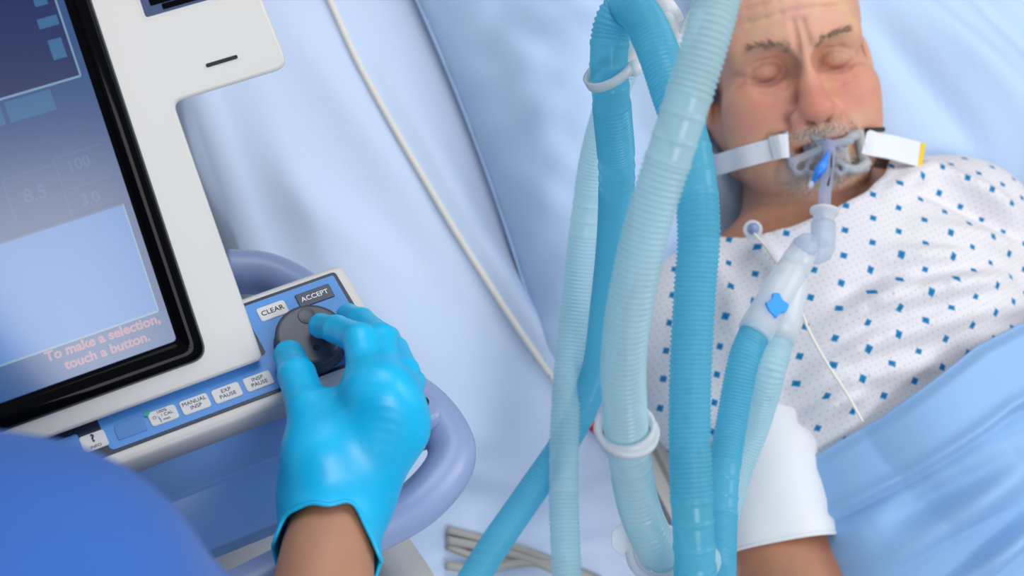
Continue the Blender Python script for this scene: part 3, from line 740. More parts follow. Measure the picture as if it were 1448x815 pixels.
for s in (1, -1):
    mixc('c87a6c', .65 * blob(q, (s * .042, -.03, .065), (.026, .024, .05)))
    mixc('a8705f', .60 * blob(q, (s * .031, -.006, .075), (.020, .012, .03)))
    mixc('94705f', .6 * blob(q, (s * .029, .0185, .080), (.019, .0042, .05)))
    mixc('6b4a42', .75 * blob(q, (s * .033, -.0095, .078), (.0155, .0017, .02)))  # crease of the closed lids, its shade painted into the skin colour
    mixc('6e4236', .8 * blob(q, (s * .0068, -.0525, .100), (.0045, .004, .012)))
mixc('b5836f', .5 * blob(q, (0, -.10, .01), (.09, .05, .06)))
mixc('d9c6ba', .55 * blob(q, (0, -.063, .09), (.030, .008, .05))); mixc('e6dcd6', .85 * blob(q, (-.004, -.100, .075), (.030, .014, .05)))
mixc('a8675c', .7 * blob(q, (0, -.0755, .085), (.026, .006, .03)))
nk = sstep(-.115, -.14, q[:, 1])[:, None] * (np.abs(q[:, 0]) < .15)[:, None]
mixc('a36d52', .8 * nk)  # shade under the chin painted into the neck colour
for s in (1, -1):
    mixc('8a5348', .6 * blob(q, (s * .0165, -.001, .078), (.006, .008, .03)))  # shade of the deep inner eye corners, put into the skin colour
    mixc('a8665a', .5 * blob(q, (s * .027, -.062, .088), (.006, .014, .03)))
mixc('b8897a', .35 * blob(q, (0, .03, .09), (.012, .02, .04)))
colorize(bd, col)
# surface lookup: march a point along a direction to the head surface
def on_head(pt, d=(0, 0, -1.0), back=.05):
    p = np.array(pt, np.float32) - np.array(d, np.float32) * back; d = nrm(d).astype(np.float32)
    for _ in range(60):
        v = float(hsdf(p[None])[0]); p = p + d * v * .8
        if abs(v) < .0002: break
    return p
def hairs(name, spots, m, lmin, lmax, r, dirfn, parent, seed=1):
    rr = np.random.RandomState(seed); parts = []
    for pt in spots:
        p = on_head(pt); d = nrm(dirfn(p) + rr.normal(size=3) * .35); L = rr.uniform(lmin, lmax); s = nrm(np.cross(d, [0.1, .2, 1])); t = np.cross(d, s); b0 = toH(p - np.array([0, 0, .0006]))
        D = Hm @ d; S_ = Hm @ s; T_ = Hm @ t
        parts.append(([b0 + S_ * r, b0 - S_ * r * .5 + T_ * r * .87, b0 - S_ * r * .5 - T_ * r * .87, b0 + D * L * .6 + S_ * r * .7, b0 + D * L * .6 - S_ * r * .35 + T_ * r * .6, b0 + D * L * .6 - S_ * r * .35 - T_ * r * .6, b0 + D * L],
                      [(0, 1, 4, 3), (1, 2, 5, 4), (2, 0, 3, 5), (3, 4, 6), (4, 5, 6), (5, 3, 6)]))
    V, Fc = join(parts); o = mesh(name, V, Fc, m, parent); o['kind'] = 'stuff'; return o
rr = np.random.RandomState(4)
for s in (1, -1):
    sp = [(s * x, .0165 + .006 * math.sin((x - .010) / .04 * 2.2) - .003 * (x < .016) + rr.normal() * .0016, .10) for x in rr.uniform(.010, .047, 105)]
    hairs('eyebrow', sp, 'brow', .005, .009, .00032, lambda p, s=s: np.array([s * .8, .25, .35]), pat, 5 + (s > 0))
sp = [(rr.normal() * .017, -.098 + rr.normal() * .008, .12) for _ in range(1100)] + [(rr.normal() * .017, -.0625 + rr.normal() * .0028, .13) for _ in range(260)]
hairs('beard', sp, 'hair', .004, .008, .00045, lambda p: np.array([p[0] * 4, -.5, .7]), pat, 8)
# thin close-cropped grey hair round the sides and back of the skull
cap0 = uni([ell((0, .040, -.020), (.0745, .090, .1025))], .03)
Vc, Fc_ = surfnet(lambda p: smax(cap0(p), p[:, 2] - .028 + .35 * (p[:, 1] - .04), .004) + .0007 * np.sin(p[:, 0] * 900) * np.sin(p[:, 1] * 800), (-.085, -.04, -.13), (.085, .14, .06), .0045)
mesh('hair', toH(Vc), Fc_, 'hair', pat)

# ---- gown
nzg = mknoise(22, 16, 21); nzg2 = mknoise(60, 18, 22)
gf = []
def gfold(x0, y0, x1, y1, A, wd):
    a = Bl(x0, y0, -.01); b = Bl(x1, y1, -.01); gf.append((a[0], a[1], b[0], b[1], A * 2.0, wd * .85))
gfold(1165, 470, 1260, 415, .007, .010); gfold(1230, 440, 1420, 400, .010, .012); gfold(1180, 425, 1260, 385, -.005, .008); gfold(1235, 372, 1370, 372, .006, .010); gfold(1200, 500, 1448, 425, .007, .012)
gfold(1290, 330, 1448, 350, .005, .012); gfold(1330, 230, 1448, 300, .008, .012); gfold(1280, 260, 1448, 330, -.005, .010); gfold(1100, 560, 1300, 520, .006, .010); gfold(1140, 540, 1240, 480, .005, .010)
gfold(1080, 330, 1110, 420, .006, .008); gfold(1140, 590, 1215, 560, .008, .007); gfold(1120, 610, 1160, 640, .008, .007); gfold(1020, 340, 1040, 450, .005, .010); gfold(1000, 420, 960, 560, .006, .012); gfold(1060, 480, 1090, 580, .007, .010)
gfold(1350, 500, 1448, 470, .005, .010); gfold(1250, 280, 1330, 225, .006, .010)
gt = uni([ell((BX, -.20, -.100), (.149, .27, .100)), ell((BX, -.075, -.094), (.147, .105, .090)), ell((BX, -.36, -.09), (.149, .18, .108)),
          cone((.045, .0, -.09), (-.065, -.035, -.100), .050, .060), cone((.075, .0, -.09), (.195, -.025, -.100), .050, .060),
          (cone((-.085, -.045, -.102), (-.090, -.105, -.104), .061, .062), .03), (cone((.215, -.035, -.10), (.262, -.25, -.12), .064, .072), .03)], .06)
def gown_sdf(p):
    lx = p[:, 0].astype(float); ly = p[:, 1].astype(float)
    d = gt(p) - .0025
    top = sstep(-.13, -.04, p[:, 2])
    return d - (foldfield(lx, ly, gf) * top + .0022 * nzg(p) + .0007 * nzg2(p))
Vg, Fg = surfnet(gown_sdf, (-.21, -.56, -.20), (.38, .10, .06), .0045)
Vg = relax(Vg, Fg, 2, .4)
npoly = [Bl(x, y, -.02)[:2] for x, y in ((1000, 296), (1030, 318), (1068, 332), (1120, 322), (1170, 303), (1215, 280), (1248, 250), (1290, 180), (1240, 60), (1060, 60), (980, 200))]
def inpoly(pt, poly):
    x, y = pt[:, 0], pt[:, 1]; c = np.zeros(len(pt), bool); n = len(poly)
    for i in range(n):
        (x0, y0), (x1, y1) = poly[i - 1], poly[i]; m = ((y0 > y) != (y1 > y)) & (x < (x1 - x0) * (y - y0) / (y1 - y0 + 1e-12) + x0); c ^= m
    return c
cutm = inpoly(Vg[:, :2], npoly) & (Vg[:, 2] > -.16)
sl_end = np.zeros(len(Vg), bool)
Vg, Fg = keep_faces(Vg, Fg, ~(cutm | sl_end))
# snap the neck edge onto the neckline for a clean hem
ef = {}
for f in Fg:
    for i in range(4):
        e = tuple(sorted((int(f[i]), int(f[(i + 1) % 4])))); ef[e] = ef.get(e, 0) + 1
bv = np.unique([v for e, c in ef.items() if c == 1 for v in e])
PQ = np.array(npoly + [npoly[0]])
for v in bv:
    p = Vg[v, :2]; best = None
    for i in range(len(PQ) - 1):
        a, b = PQ[i], PQ[i + 1]; t = np.clip((p - a) @ (b - a) / ((b - a) @ (b - a)), 0, 1); c = a + t * (b - a); dd_ = np.linalg.norm(p - c)
        if best is None or dd_ < best[0]: best = (dd_, c)
    if best[0] < .008 and Vg[v, 2] > -.15: Vg[v, :2] = best[1]
def gown_material():
    m = mat('gown_print', 'dcdae0', .85, .2, bump=(600, .12, .001)); nt = m.node_tree; b = nt.nodes['Principled BSDF']
    uvn = nt.nodes.new('ShaderNodeUVMap'); uvn.uv_map = 'gown'
    def math_(op, a, c=None):
        n = nt.nodes.new('ShaderNodeMath'); n.operation = op
        for i, v in enumerate((a, c)):
            if v is None: continue
            if isinstance(v, (int, float)): n.inputs[i].default_value = v
            else: nt.links.new(v, n.inputs[i])
        return n.outputs[0]
    sep = nt.nodes.new('ShaderNodeSeparateXYZ'); nt.links.new(uvn.outputs[0], sep.inputs[0]); X, Y = sep.outputs[0], sep.outputs[1]
    def diamond(X, Y, px, py, ox, oy, size):                          # |dx|+|dy| < size on a px x py lattice
        fx = math_('SUBTRACT', math_('FRACT', math_('ADD', math_('DIVIDE', X, px), ox)), .5); fy = math_('SUBTRACT', math_('FRACT', math_('ADD', math_('DIVIDE', Y, py), oy)), .5)
        ax_ = math_('MULTIPLY', math_('ABSOLUTE', fx), px); ay = math_('MULTIPLY', math_('ABSOLUTE', fy), py); sm = math_('ADD', ax_, ay)
        return math_('LESS_THAN', sm, size), math_('LESS_THAN', math_('ABSOLUTE', math_('SUBTRACT', ax_, ay)), .0006), sm
    px, py = .0285, .0400
    d1, c1, s1 = diamond(X, Y, px, py, 0, 0, .0039); d2, c2, s2 = diamond(X, Y, px, py, .5, .5, .0039)
    big = math_('MAXIMUM', d1, d2); core = math_('MAXIMUM', math_('LESS_THAN', s1, .0020), math_('LESS_THAN', s2, .0020))
    t1, _, _ = diamond(X, Y, .0052, .0052, .3, .2, .0008)
    mx1 = nt.nodes.new('ShaderNodeMix'); mx1.data_type = 'RGBA'; mx1.inputs[6].default_value = lin('dcdae0'); mx1.inputs[7].default_value = lin('b6b8c2'); nt.links.new(t1, mx1.inputs[0])
    mx2 = nt.nodes.new('ShaderNodeMix'); mx2.data_type = 'RGBA'; mx2.inputs[7].default_value = lin('2f86b8'); nt.links.new(mx1.outputs[2], mx2.inputs[6]); nt.links.new(big, mx2.inputs[0])
    mx3 = nt.nodes.new('ShaderNodeMix'); mx3.data_type = 'RGBA'; mx3.inputs[7].default_value = lin('1f6fa4'); nt.links.new(mx2.outputs[2], mx3.inputs[6]); nt.links.new(core, mx3.inputs[0])
    nt.links.new(mx3.outputs[2], b.inputs['Base Color']); return m
M['gown'] = gown_material()
gw = mesh('hospital_gown', toP(Vg), Fg, 'gown', pat)
tag(gw, 'white hospital gown printed with small blue diamonds')
def set_uv(o, name, UV):
    l = o.data.uv_layers.new(name=name); vi = np.empty(len(o.data.loops), int); o.data.loops.foreach_get('vertex_index', vi); l.data.foreach_set('uv', UV[vi].astype(np.float32).ravel())
th = math.radians(8)
UV = np.stack([Vg[:, 0] * math.cos(th) + Vg[:, 1] * math.sin(th) + .25 * (-.03 - Vg[:, 2]).clip(0) * np.sign(Vg[:, 0] - BX), -Vg[:, 0] * math.sin(th) + Vg[:, 1] * math.cos(th)], 1) + .004 * np.stack([nzg(Vg * .6), nzg(Vg * .6 + 5)], 1)
set_uv(gw, 'gown', UV + 1.0)
sm = gw.modifiers.new('solid', 'SOLIDIFY'); sm.thickness = .0016; sm.offset = 1

# ---- white cuff on the right upper arm (open cone of cloth)
def cuff(ax0, ax1, r0, r1, name, m, label, parent, k=40, rings=26):
    C = np.linspace(ax0, ax1, rings); T, N, Bn = frames(C); rad = np.linspace(r0, r1, rings); V = []
    for i in range(rings):
        t = i / (rings - 1)
        for j in range(k):
            an = 2 * math.pi * j / k; r = rad[i] * (1 + .035 * math.sin(3 * an + 1) * t + .02 * math.sin(5 * an + t * 2) * t); V.append(C[i] + (N[i] * math.cos(an) + Bn[i] * math.sin(an)) * r)
    Fc = [(i * k + j, i * k + (j + 1) % k, (i + 1) * k + (j + 1) % k, (i + 1) * k + j) for i in range(rings - 1) for j in range(k)]
    o = mesh(name, V, Fc, m, parent); s = o.modifiers.new('solid', 'SOLIDIFY'); s.thickness = .002; s.offset = 0
    if label: tag(o, label)
    return o
c0 = B(1070, 560, -.092); c1 = B(1112, 772, -.086)
cf = cuff(c0, c1, .0560, .0525, 'sleeve_cuff', 'cuff', 'plain white cloth sleeve over the upper arm', pat)
C_ = c1 + (c1 - c0) * 0
hemp = []
T_, N_, B_ = frames(np.linspace(c0, c1, 3))
for j in range(40):
    an = 2 * math.pi * j / 40; r = .0525 * (1 + .035 * math.sin(3 * an + 1) + .02 * math.sin(5 * an + 2)); hemp.append(c1 + (N_[2] * math.cos(an) + B_[2] * math.sin(an)) * r)
tube('hem', hemp, .0018, 'cuff', cf, 8, closed=True, n=3)

# ---- blanket
GN = .006; gx = np.arange(-.22, .46, GN); gy = np.arange(-.62, .12, GN); GH = np.full((len(gx), len(gy)), -9.0)
ii = np.clip(((Vg[:, 0] - gx[0]) / GN).astype(int), 0, len(gx) - 1); jj = np.clip(((Vg[:, 1] - gy[0]) / GN).astype(int), 0, len(gy) - 1); np.maximum.at(GH, (ii, jj), Vg[:, 2])
GH = np.where(GH < -1, MT, GH)
for _ in range(4): GH = np.maximum(GH, sum(np.roll(GH, d, a) for a in (0, 1) for d in (-1, 1)) / 4)
for _ in range(12): GH = (GH + sum(np.roll(GH, d, a) for a in (0, 1) for d in (-1, 1))) / 5
def gown_top(l, s):
    a = np.clip((l - gx[0]) / GN - .5, 0, len(gx) - 2.001); b = np.clip((s - gy[0]) / GN - .5, 0, len(gy) - 2.001); i = a.astype(int); j = b.astype(int); a = a - i; b = b - j
    return GH[i, j] * (1 - a) * (1 - b) + GH[i + 1, j] * a * (1 - b) + GH[i, j + 1] * (1 - a) * b + GH[i + 1, j + 1] * a * b
tl = np.array([-.30, -.10, -.06, 0, .045, .095, .171, .26, .36, .5]); ts = np.array([-.25, -.21, -.190, -.178, -.165, -.150, -.141, -.140, -.16, -.20])
def stop(l): return np.interp(l, tl, ts)
bnd = np.interp  # lower edge of the turned-down band, measured down from the hem
nzb = mknoise(11, 14, 31); nzb2 = mknoise(34, 18, 32)
bf_ = []
def bfold(x0, y0, x1, y1, A, wd):
    a = Bl(x0, y0, .01); b = Bl(x1, y1, .01); bf_.append((a[0], a[1], b[0], b[1], A * 1.7, wd))
bfold(1190, 800, 1300, 680, .012, .020); bfold(1240, 815, 1448, 650, .014, .016); bfold(1280, 830, 1448, 720, -.014, .014); bfold(1330, 840, 1460, 735, .018, .014); bfold(1300, 700, 1448, 610, .010, .018); bfold(1200, 720, 1330, 640, -.008, .016)
bfold(1250, 740, 1400, 660, -.010, .012); bfold(1290, 560, 1448, 490, .006, .02); bfold(1400, 840, 1500, 760, -.016, .016)
def profile(l, s):
    x = np.where(l < BX, (l - BX) / .150, (l - BX) / .195); dome = np.clip(1 - np.abs(x) ** 2.6, 0, 1) ** .6
    hb_ = np.where(s > -.55, .222, .222 + (s + .55) * .18).clip(.11, .3); arm = .0
    la = (l - .262) / .085; armh = .155 * np.clip(1 - la * la, 0, 1) ** .5 * sstep(-.60, -.5, s)
    return np.maximum(hb_ * dome, armh)
def blanketfn(l, d):
    s = stop(l) - d
    q = np.stack([l, s, np.zeros_like(l)], -1)
    h = np.maximum(MT + .012 + profile(l, s), (gown_top(l, s) + .007) * sstep(-.60, -.50, s) + MT * (1 - sstep(-.60, -.50, s)))
    und = sstep(-.105, -.078, l); h = h * und + (MT + .012) * (1 - und)
    bw = .058 + .006 * np.sin(l * 14)                                   # turned-down band width
    step = 1 - sstep(bw - .006, bw + .004, d)
    free = sstep(0, .02, h - MT - .012)
    edge = -.010 * (1 - sstep(0, .012, d))
    h = h + .013 * step + .008 * np.exp(-((d - bw + .005) / .007) ** 2) + edge + (foldfield(l, s, bf_) * (1 - .7 * step) + .0045 * nzb(q) + .0012 * nzb2(q) * (1 - .5 * step))
    h = np.where(und > .5, np.maximum(h, (gown_top(l, s) + .007) * sstep(-.60, -.50, s) + MT * (1 - sstep(-.60, -.50, s))), h)
    return bed(l, s, np.maximum(h, MT + .010))
du = np.concatenate([np.linspace(0, .10, 70), np.linspace(.102, .45, 130), np.linspace(.455, 1.2, 80)])
V, Fc = grid(blanketfn, np.linspace(-.13, RE - .005, 210), du)
bk = mesh('blanket', V, Fc, 'blanket'); s = bk.modifiers.new('solid', 'SOLIDIFY'); s.thickness = .003; s.offset = 1
tag(bk, 'mid blue blanket with turned-down edge over the patient\'s lap', 'blanket')

# ================================================================== NURSE (gloved hand on the dial, blue sleeve)
def Cm(x, y, z): return CAM + cR * x + cU * y + cW * z
def HK(x, y, h): return KF.px(x, y, h)                                 # pixel at a height over the keypad
SHn = Cm(-.213, -.133, .66); ELn = Cm(-.120, -.325, .90); WRn = P(474, 692, 1.085)
nur = empty('person', (-.37, .28, 0), 'nurse in blue scrubs and cyan glove turning the ventilator dial', 'person')
fa = nrm(ELn - WRn)
lat = nrm(np.cross(fa, Kn)); dor = nrm(np.cross(lat, fa))
J = dict(
    thumb=[(450, 640, .034), (436, 577, .040), (420, 531, .032), (409, 503, .0125)],
    index=[(522, 552, .064), (508, 480, .060), (476, 466, .041), (454, 461, .0225)],
    middle=[(543, 552, .066), (538, 480, .054), (510, 455, .032), (493, 447, .013)],
    ring=[(557, 572, .058), (571, 526, .048), (559, 495, .030), (549, 478, .012)],
    little=[(563, 596, .046), (578, 562, .032), (584, 540, .008), (579, 528, -.008)])
RAD = dict(thumb=(.0165, .0128, .0116, .0090), index=(.0112, .0098, .0086, .0072), middle=(.0112, .0098, .0086, .0072), ring=(.0108, .0094, .0080, .0068), little=(.0100, .0086, .0074, .0062))
JW = {k: [HK(*q) for q in v] for k, v in J.items()}
wrist_a = WRn; palm = []
for k in ('index', 'middle', 'ring', 'little'):
    mcp = JW[k][0]; palm.append((cone(wrist_a + (mcp - wrist_a) * .10 - dor * .002, mcp - Kn * .004, .021, RAD[k][0] + .0025), .022))
palm += [(cone(wrist_a + fa * .0, JW['thumb'][0], .022, .0165), .022), (cone(JW['thumb'][0], (JW['index'][0] + JW['thumb'][1]) / 2 - Kn * .010, .017, .009), .018), (cone(JW['little'][0] - Kn * .012, wrist_a + lat * .0 - Kn * .004, .015, .020), .02)]
hf = uni(palm, .02)
fingers = []
for k, pts in JW.items():
    r = RAD[k]; ch = [(cone(pts[i], pts[i + 1], r[i], r[i + 1]), .0025) for i in range(3)]
    # knuckle and finger-tip pads
    ch += [(ell(pts[3], (r[3] * 1.04,) * 3), .003)]
    fingers.append(uni(ch, .0025))
knk = uni([(ell(JW[k][0] + Kn * .0025, (.0088,) * 3), .01) for k in ('index', 'middle', 'ring', 'little')], .01)
W2 = WRn + fa * .075
warm = uni([cone(WRn - fa * .02, WRn + fa * .012, .0262, .0285), cone(WRn + fa * .012, W2, .0285, .0365)], .01)
gn1 = mknoise(220, 14, 41)
def wrinkle(p):                                                         # glove film gathers across the finger joints and the wrist
    d = np.zeros(len(p), np.float32)
    for k, pts in JW.items():
        for i in ((1, 2) if k in ('index', 'thumb', 'middle') else (2,)):
            ax = nrm(pts[i + 1] - pts[i - 1]).astype(np.float32); c = pts[i].astype(np.float32); t = (p - c) @ ax; r2 = ((p - c) ** 2).sum(1); d += np.exp(-r2 / .011 ** 2) * np.sin(t * 2400 + 1.5 * np.sin(r2 * 9000)) * .0003
    t = (p - WRn.astype(np.float32)) @ fa.astype(np.float32)
    d += np.exp(-((t + .012) / .014) ** 2) * np.sin(t * 1900 + 60 * (p @ lat.astype(np.float32))) * .00014
    lc = (p - WRn.astype(np.float32)) @ lat.astype(np.float32)
    for c0_, sl_ in ((-.016, .25), (-.021, .30), (-.034, .15)):
        d -= np.exp(-((t - c0_ - sl_ * lc - 9 * lc * lc) / .0013) ** 2) * np.exp(-(lc / .02) ** 2) * .0005
    d += gn1(p) * .00008
    return d
def glove_sdf(p):
    d = smin(hf(p), knk(p), .012)
    fd = None
    for g in fingers:
        e = g(p); fd = e if fd is None else smin(fd, e, .0022)
    d = smin(d, fd, .011); d = smin(d, warm(p), .022)
    return d - .0006 - wrinkle(p)
allp = np.array([q for v in JW.values() for q in v] + [WRn, W2]); lo = allp.min(0) - .028; hi = allp.max(0) + .028
hi = np.maximum(hi, W2 + .02); lo = np.minimum(lo, W2 - .045)
Vv, Ff = surfnet(glove_sdf, lo, hi, .0016)
Vv = relax(Vv, Ff, 1, .4)
def rim_end(an):                                                        # how far the open cuff reaches down the forearm, by angle
    return .046 - .012 * np.sin(an) + .014 * np.exp(-((an - 2.75) / .45) ** 2) + .0022 * np.sin(5 * an + 1) + .0012 * np.sin(9 * an)
rel = Vv - WRn; tt_ = rel @ fa; an_ = np.mod(np.arctan2(rel @ dor, rel @ lat), 2 * math.pi)
Vv, Ff = keep_faces(Vv, Ff, tt_ < rim_end(an_) + .0004)
cnt = {}
for f in Ff:
    for i in range(4):
        e = (min(f[i], f[(i + 1) % 4]), max(f[i], f[(i + 1) % 4])); cnt[e] = cnt.get(e, 0) + 1
bvs = np.unique([v for e, c in cnt.items() if c == 1 for v in e])
rel = Vv[bvs] - WRn; an_ = np.mod(np.arctan2(rel @ dor, rel @ lat), 2 * math.pi); Vv[bvs] += ((rim_end(an_) - rel @ fa))[:, None] * fa
gl = mesh('glove', Vv, Ff, 'glove', nur); tag(gl, 'cyan nitrile examination glove')
sm = gl.modifiers.new('solid', 'SOLIDIFY'); sm.thickness = .0008; sm.offset = -1
order = np.argsort(an_); rimp = Vv[bvs][order]; ra = an_[order]
ax_c = np.linspace(0, 2 * math.pi, 49)[:-1]; rim = [np.array([np.interp(a, ra, rimp[:, i], period=2 * math.pi) for i in range(3)]) for a in ax_c]
tube('rolled_rim', rim, .0013, 'glove', gl, 8, closed=True, n=3, step=.002)
# bare arm, neck and head: one continuous body
FWD = nrm(Vh + np.array([.10, 0, 0])); RT = nrm(np.cross(FWD, ZZ)); SHm = SHn - RT * .20; HIP = np.array([SHm[0], SHm[1] - .03, .93])
Rn = np.stack([RT, FWD, ZZ], 1); NB = np.array([SHm[0], SHm[1], SHn[2] + .03]); HC = NB + np.array([0, .02, .19])
LS = SHn - RT * .40; LEb = LS + np.array([-.03, -.02, -.29]); LW = LEb + FWD * .22 + np.array([0, 0, -.05])
arm_f = uni([cone(SHn, ELn, .047, .040), cone(ELn, ELn + (WRn - ELn) * .35, .040, .0405), cone(ELn + (WRn - ELn) * .35, WRn - fa * .002, .0405, .0245), cone(SHm + ZZ * .0, SHn, .07, .055), cone(SHm, LS, .07, .055), cone(LS, LEb, .047, .040), cone(LEb, LW, .040, .024), cone(LW, LW + FWD * .09 - ZZ * .03, .024, .018),
             cone(LW + FWD * .08 - ZZ * .03, LW + FWD * .16 - ZZ * .06, .018, .009), cone(LW + FWD * .03, LW + FWD * .08 + RT * .04 - ZZ * .02, .014, .009), cone(NB - ZZ * .02, HC - ZZ * .06, .055, .05), ell(HC + ZZ * .01, (.075, .095, .105), Rn), (cone(HC - ZZ * .04 + FWD * .03, HC - ZZ * .085 + FWD * .055, .055, .03), .03), (cone(HC + FWD * .09, HC + FWD * .108 - ZZ * .03, .008, .012), .012),
             (ell(HC + RT * .078 - ZZ * .01, (.008, .016, .028), Rn), .008), (ell(HC - RT * .078 - ZZ * .01, (.008, .016, .028), Rn), .008)], .025)
Va, Fa = surfnet(arm_f, (min(LS[0], LW[0]) - .12, min(SHn[1], LS[1], HC[1]) - .16, .78), (ELn[0] + .10, max(WRn[1], LW[1] + .2) + .05, HC[2] + .16), .0062)
Va = relax(Va, Fa, 2, .5); mesh('body', Va, Fa, 'nskin', nur)
hairf = uni([ell(HC + ZZ * .022 - FWD * .014, (.084, .100, .106), Rn), (ell(HC - FWD * .10 - ZZ * .01, (.035, .035, .035), Rn), .02)], .03)
Vn, Fn = surfnet(lambda p: smax(hairf(p), ((p - HC.astype(np.float32)) @ FWD.astype(np.float32)) - .052 - .3 * ((p - HC.astype(np.float32))[:, 2] - .02), .01), HC - .17, HC + .17, .009)
mesh('hair', Vn, Fn, 'dark_hair', nur)
# scrub top: torso and short sleeves
nzs = mknoise(17, 12, 51); nzs2 = mknoise(42, 14, 52)
ue = SHn + (ELn - SHn) * .80; le = LS + (LEb - LS) * .80
topf = uni([ell(SHm - ZZ * .12, (.185, .125, .20), Rn), ell(SHm - ZZ * .36, (.17, .12, .22), Rn), cone(SHm + ZZ * .015, SHn + RT * .0, .070, .078), cone(SHm + ZZ * .015, LS, .070, .078), (cone(SHn, ue, .084, .100), .04), (cone(LS, le, .080, .076), .04)], .06)
Vs, Fs = surfnet(lambda p: topf(p) - .007 * nzs(p) - .003 * nzs2(p), (LS[0] - .18, min(SHm[1], LS[1]) - .20, .78), (ELn[0] + .16, SHn[1] + .32, SHn[2] + .16), .0085)
Vs = relax(Vs, Fs, 2, .5)
nk_ = np.linalg.norm((Vs - NB)[:, :2], axis=1) + np.abs((Vs - NB)[:, 2]) * .2
cut_ = (nk_ < .075) & (Vs[:, 2] > SHn[2] + .0); cut_ |= ((Vs - ue) @ nrm(ELn - SHn) > .055) & (np.linalg.norm(Vs - ELn, axis=1) < .16) & ((Vs - SHn) @ RT > -.09)
Vs, Fs = keep_faces(Vs, Fs, ~cut_)
st_ = mesh('scrub_top', Vs, Fs, 'scrub', nur); tag(st_, 'royal blue cotton scrub top'); s = st_.modifiers.new('solid', 'SOLIDIFY'); s.thickness = .002; s.offset = -1
legf = uni([ell(HIP, (.175, .125, .13), Rn)] + [(cone(HIP + RT * sg * .085 - ZZ * .05, np.array([*(HIP + RT * sg * .10)[:2], .50]), .088, .065), .05) for sg in (1, -1)] + [(cone(np.array([*(HIP + RT * sg * .10)[:2], .50]), np.array([*(HIP + RT * sg * .11)[:2], .11]), .066, .055), .03) for sg in (1, -1)], .04)
Vl, Fl = surfnet(legf, HIP - np.array([.32, .32, .90]), HIP + np.array([.32, .32, .2]), .012)
mesh('scrub_trousers', Vl, Fl, 'scrub', nur)
for sg in (1, -1):
    a = np.array([*(HIP + RT * sg * .11)[:2], .045]); sf = uni([cone(a - FWD * .05, a + FWD * .13 - ZZ * .008, .042, .036), cone(a - FWD * .02, a + ZZ * .05, .042, .04)], .03)
    Vz, Fz = surfnet(lambda p: smax(sf(p), .0 - p[:, 2], .004), a - np.array([.2, .2, .06]), a + np.array([.2, .2, .12]), .008); mesh('shoe', Vz, Fz, 'shoe', nur)

# ================================================================== AIRWAY FITTINGS ON THE FACE
th_ = empty('tube_holder', toH((0, -.075, .09)), 'white strapped tube holder with grey clamps fastened across the patient\'s mouth', 'tube holder')
def ribbon(name, pts, wid, thick, m, parent, upv):
    """flat band through points; width along upv"""
    C, _ = resample(spline(pts, 16), .003); T = np.gradient(C, axis=0); T /= np.linalg.norm(T, axis=1, keepdims=True); V = []
    for c, t in zip(C, T):
        up = nrm(np.asarray(upv) - t * (np.asarray(upv) @ t)); nn = np.cross(t, up)
        for a, b in ((-1, -1), (1, -1), (1, 1), (-1, 1)): V.append(c + up * a * wid / 2 + nn * b * thick / 2)
    n = len(C); Fc = [(i * 4 + k, i * 4 + (k + 1) % 4, (i + 1) * 4 + (k + 1) % 4, (i + 1) * 4 + k) for i in range(n - 1) for k in range(4)] + [(0, 1, 2, 3), (n * 4 - 4, n * 4 - 1, n * 4 - 2, n * 4 - 3)]
    return mesh(name, V, Fc, m, parent, smooth=False)
def cheek(x, y, off=.004):                                             # pixel -> point just off the skin of the face
    q0 = (CAM - Ho) @ Hm; d = nrm((ray(x, y)) @ Hm); p = q0 + d * 1.3
    p = p.astype(np.float32)
    for _ in range(120):
        v = float(hsdf(p[None])[0]) - off; p = p + (d * v * .7).astype(np.float32)
        if abs(v) < .0003: break
    return toH(p)
L_ = [cheek(1112, 207, .005), cheek(1085, 213, .003), cheek(1055, 221, .003), cheek(1035, 227, .003)]
lb = (L_[-1] - Ho) @ Hm
L_ += [toH(lb + [-.010, -.002, -.030]), toH(lb + [-.008, 0, -.065])]
stL = ribbon('neck_strap', L_, .0195, .002, 'strap', th_, Hy); 
ribbon('strap_loop', [cheek(1092, 210, .0055), cheek(1104, 207, .0085), cheek(1115, 206, .0065)], .0215, .003, 'strap', stL, Hy)
rb0 = cheek(1222, 200, .006); rl = (rb0 - Ho) @ Hm
Rp = [rb0, HP(1236, 204, rl[2] - .002), HP(1262, 209, rl[2] - .012), HP(1300, 219, rl[2] - .020)]
stR = ribbon('neck_strap', Rp, .0225, .0028, 'strap', th_, Hy - .15 * Hx)
ribbon('yellow_strap_end', [HP(1299, 219, rl[2] - .0196), HP(1305, 220.5, rl[2] - .0205)], .0228, .0034, 'yellow', stR, Hy - .15 * Hx)
CZ = .098
CF = Fr(toH((0, 0, CZ)), Hx, Hy, Hz)
def clampframe(name, x0, y0, x1, y1, parent, wall=.0045, th=.006, bow=0.0):
    a = CF.uv((x0 + x1) / 2, (y0 + y1) / 2); w_, h_ = (x1 - x0) / 1580, (y1 - y0) / 1580
    out_ = rpoly(rect(a[0] - w_ / 2, a[1] - h_ / 2, a[0] + w_ / 2, a[1] + h_ / 2), .004, 5); inn = rpoly(rect(a[0] - w_ / 2 + wall, a[1] - h_ / 2 + wall, a[0] + w_ / 2 - wall, a[1] + h_ / 2 - wall), .002, 5)
    fr = Fr(CF.o - CF.n * bow, CF.u, CF.v, CF.n)
    return ring(name, fr, out_, inn, -th, th * .4, 'clamp', parent)
cl = clampframe('side_clamp', 1114, 188, 1152, 238, th_, wall=.0070, bow=.012)
cr_ = clampframe('side_clamp', 1192, 184, 1230, 246, th_, wall=.0075, bow=.010)
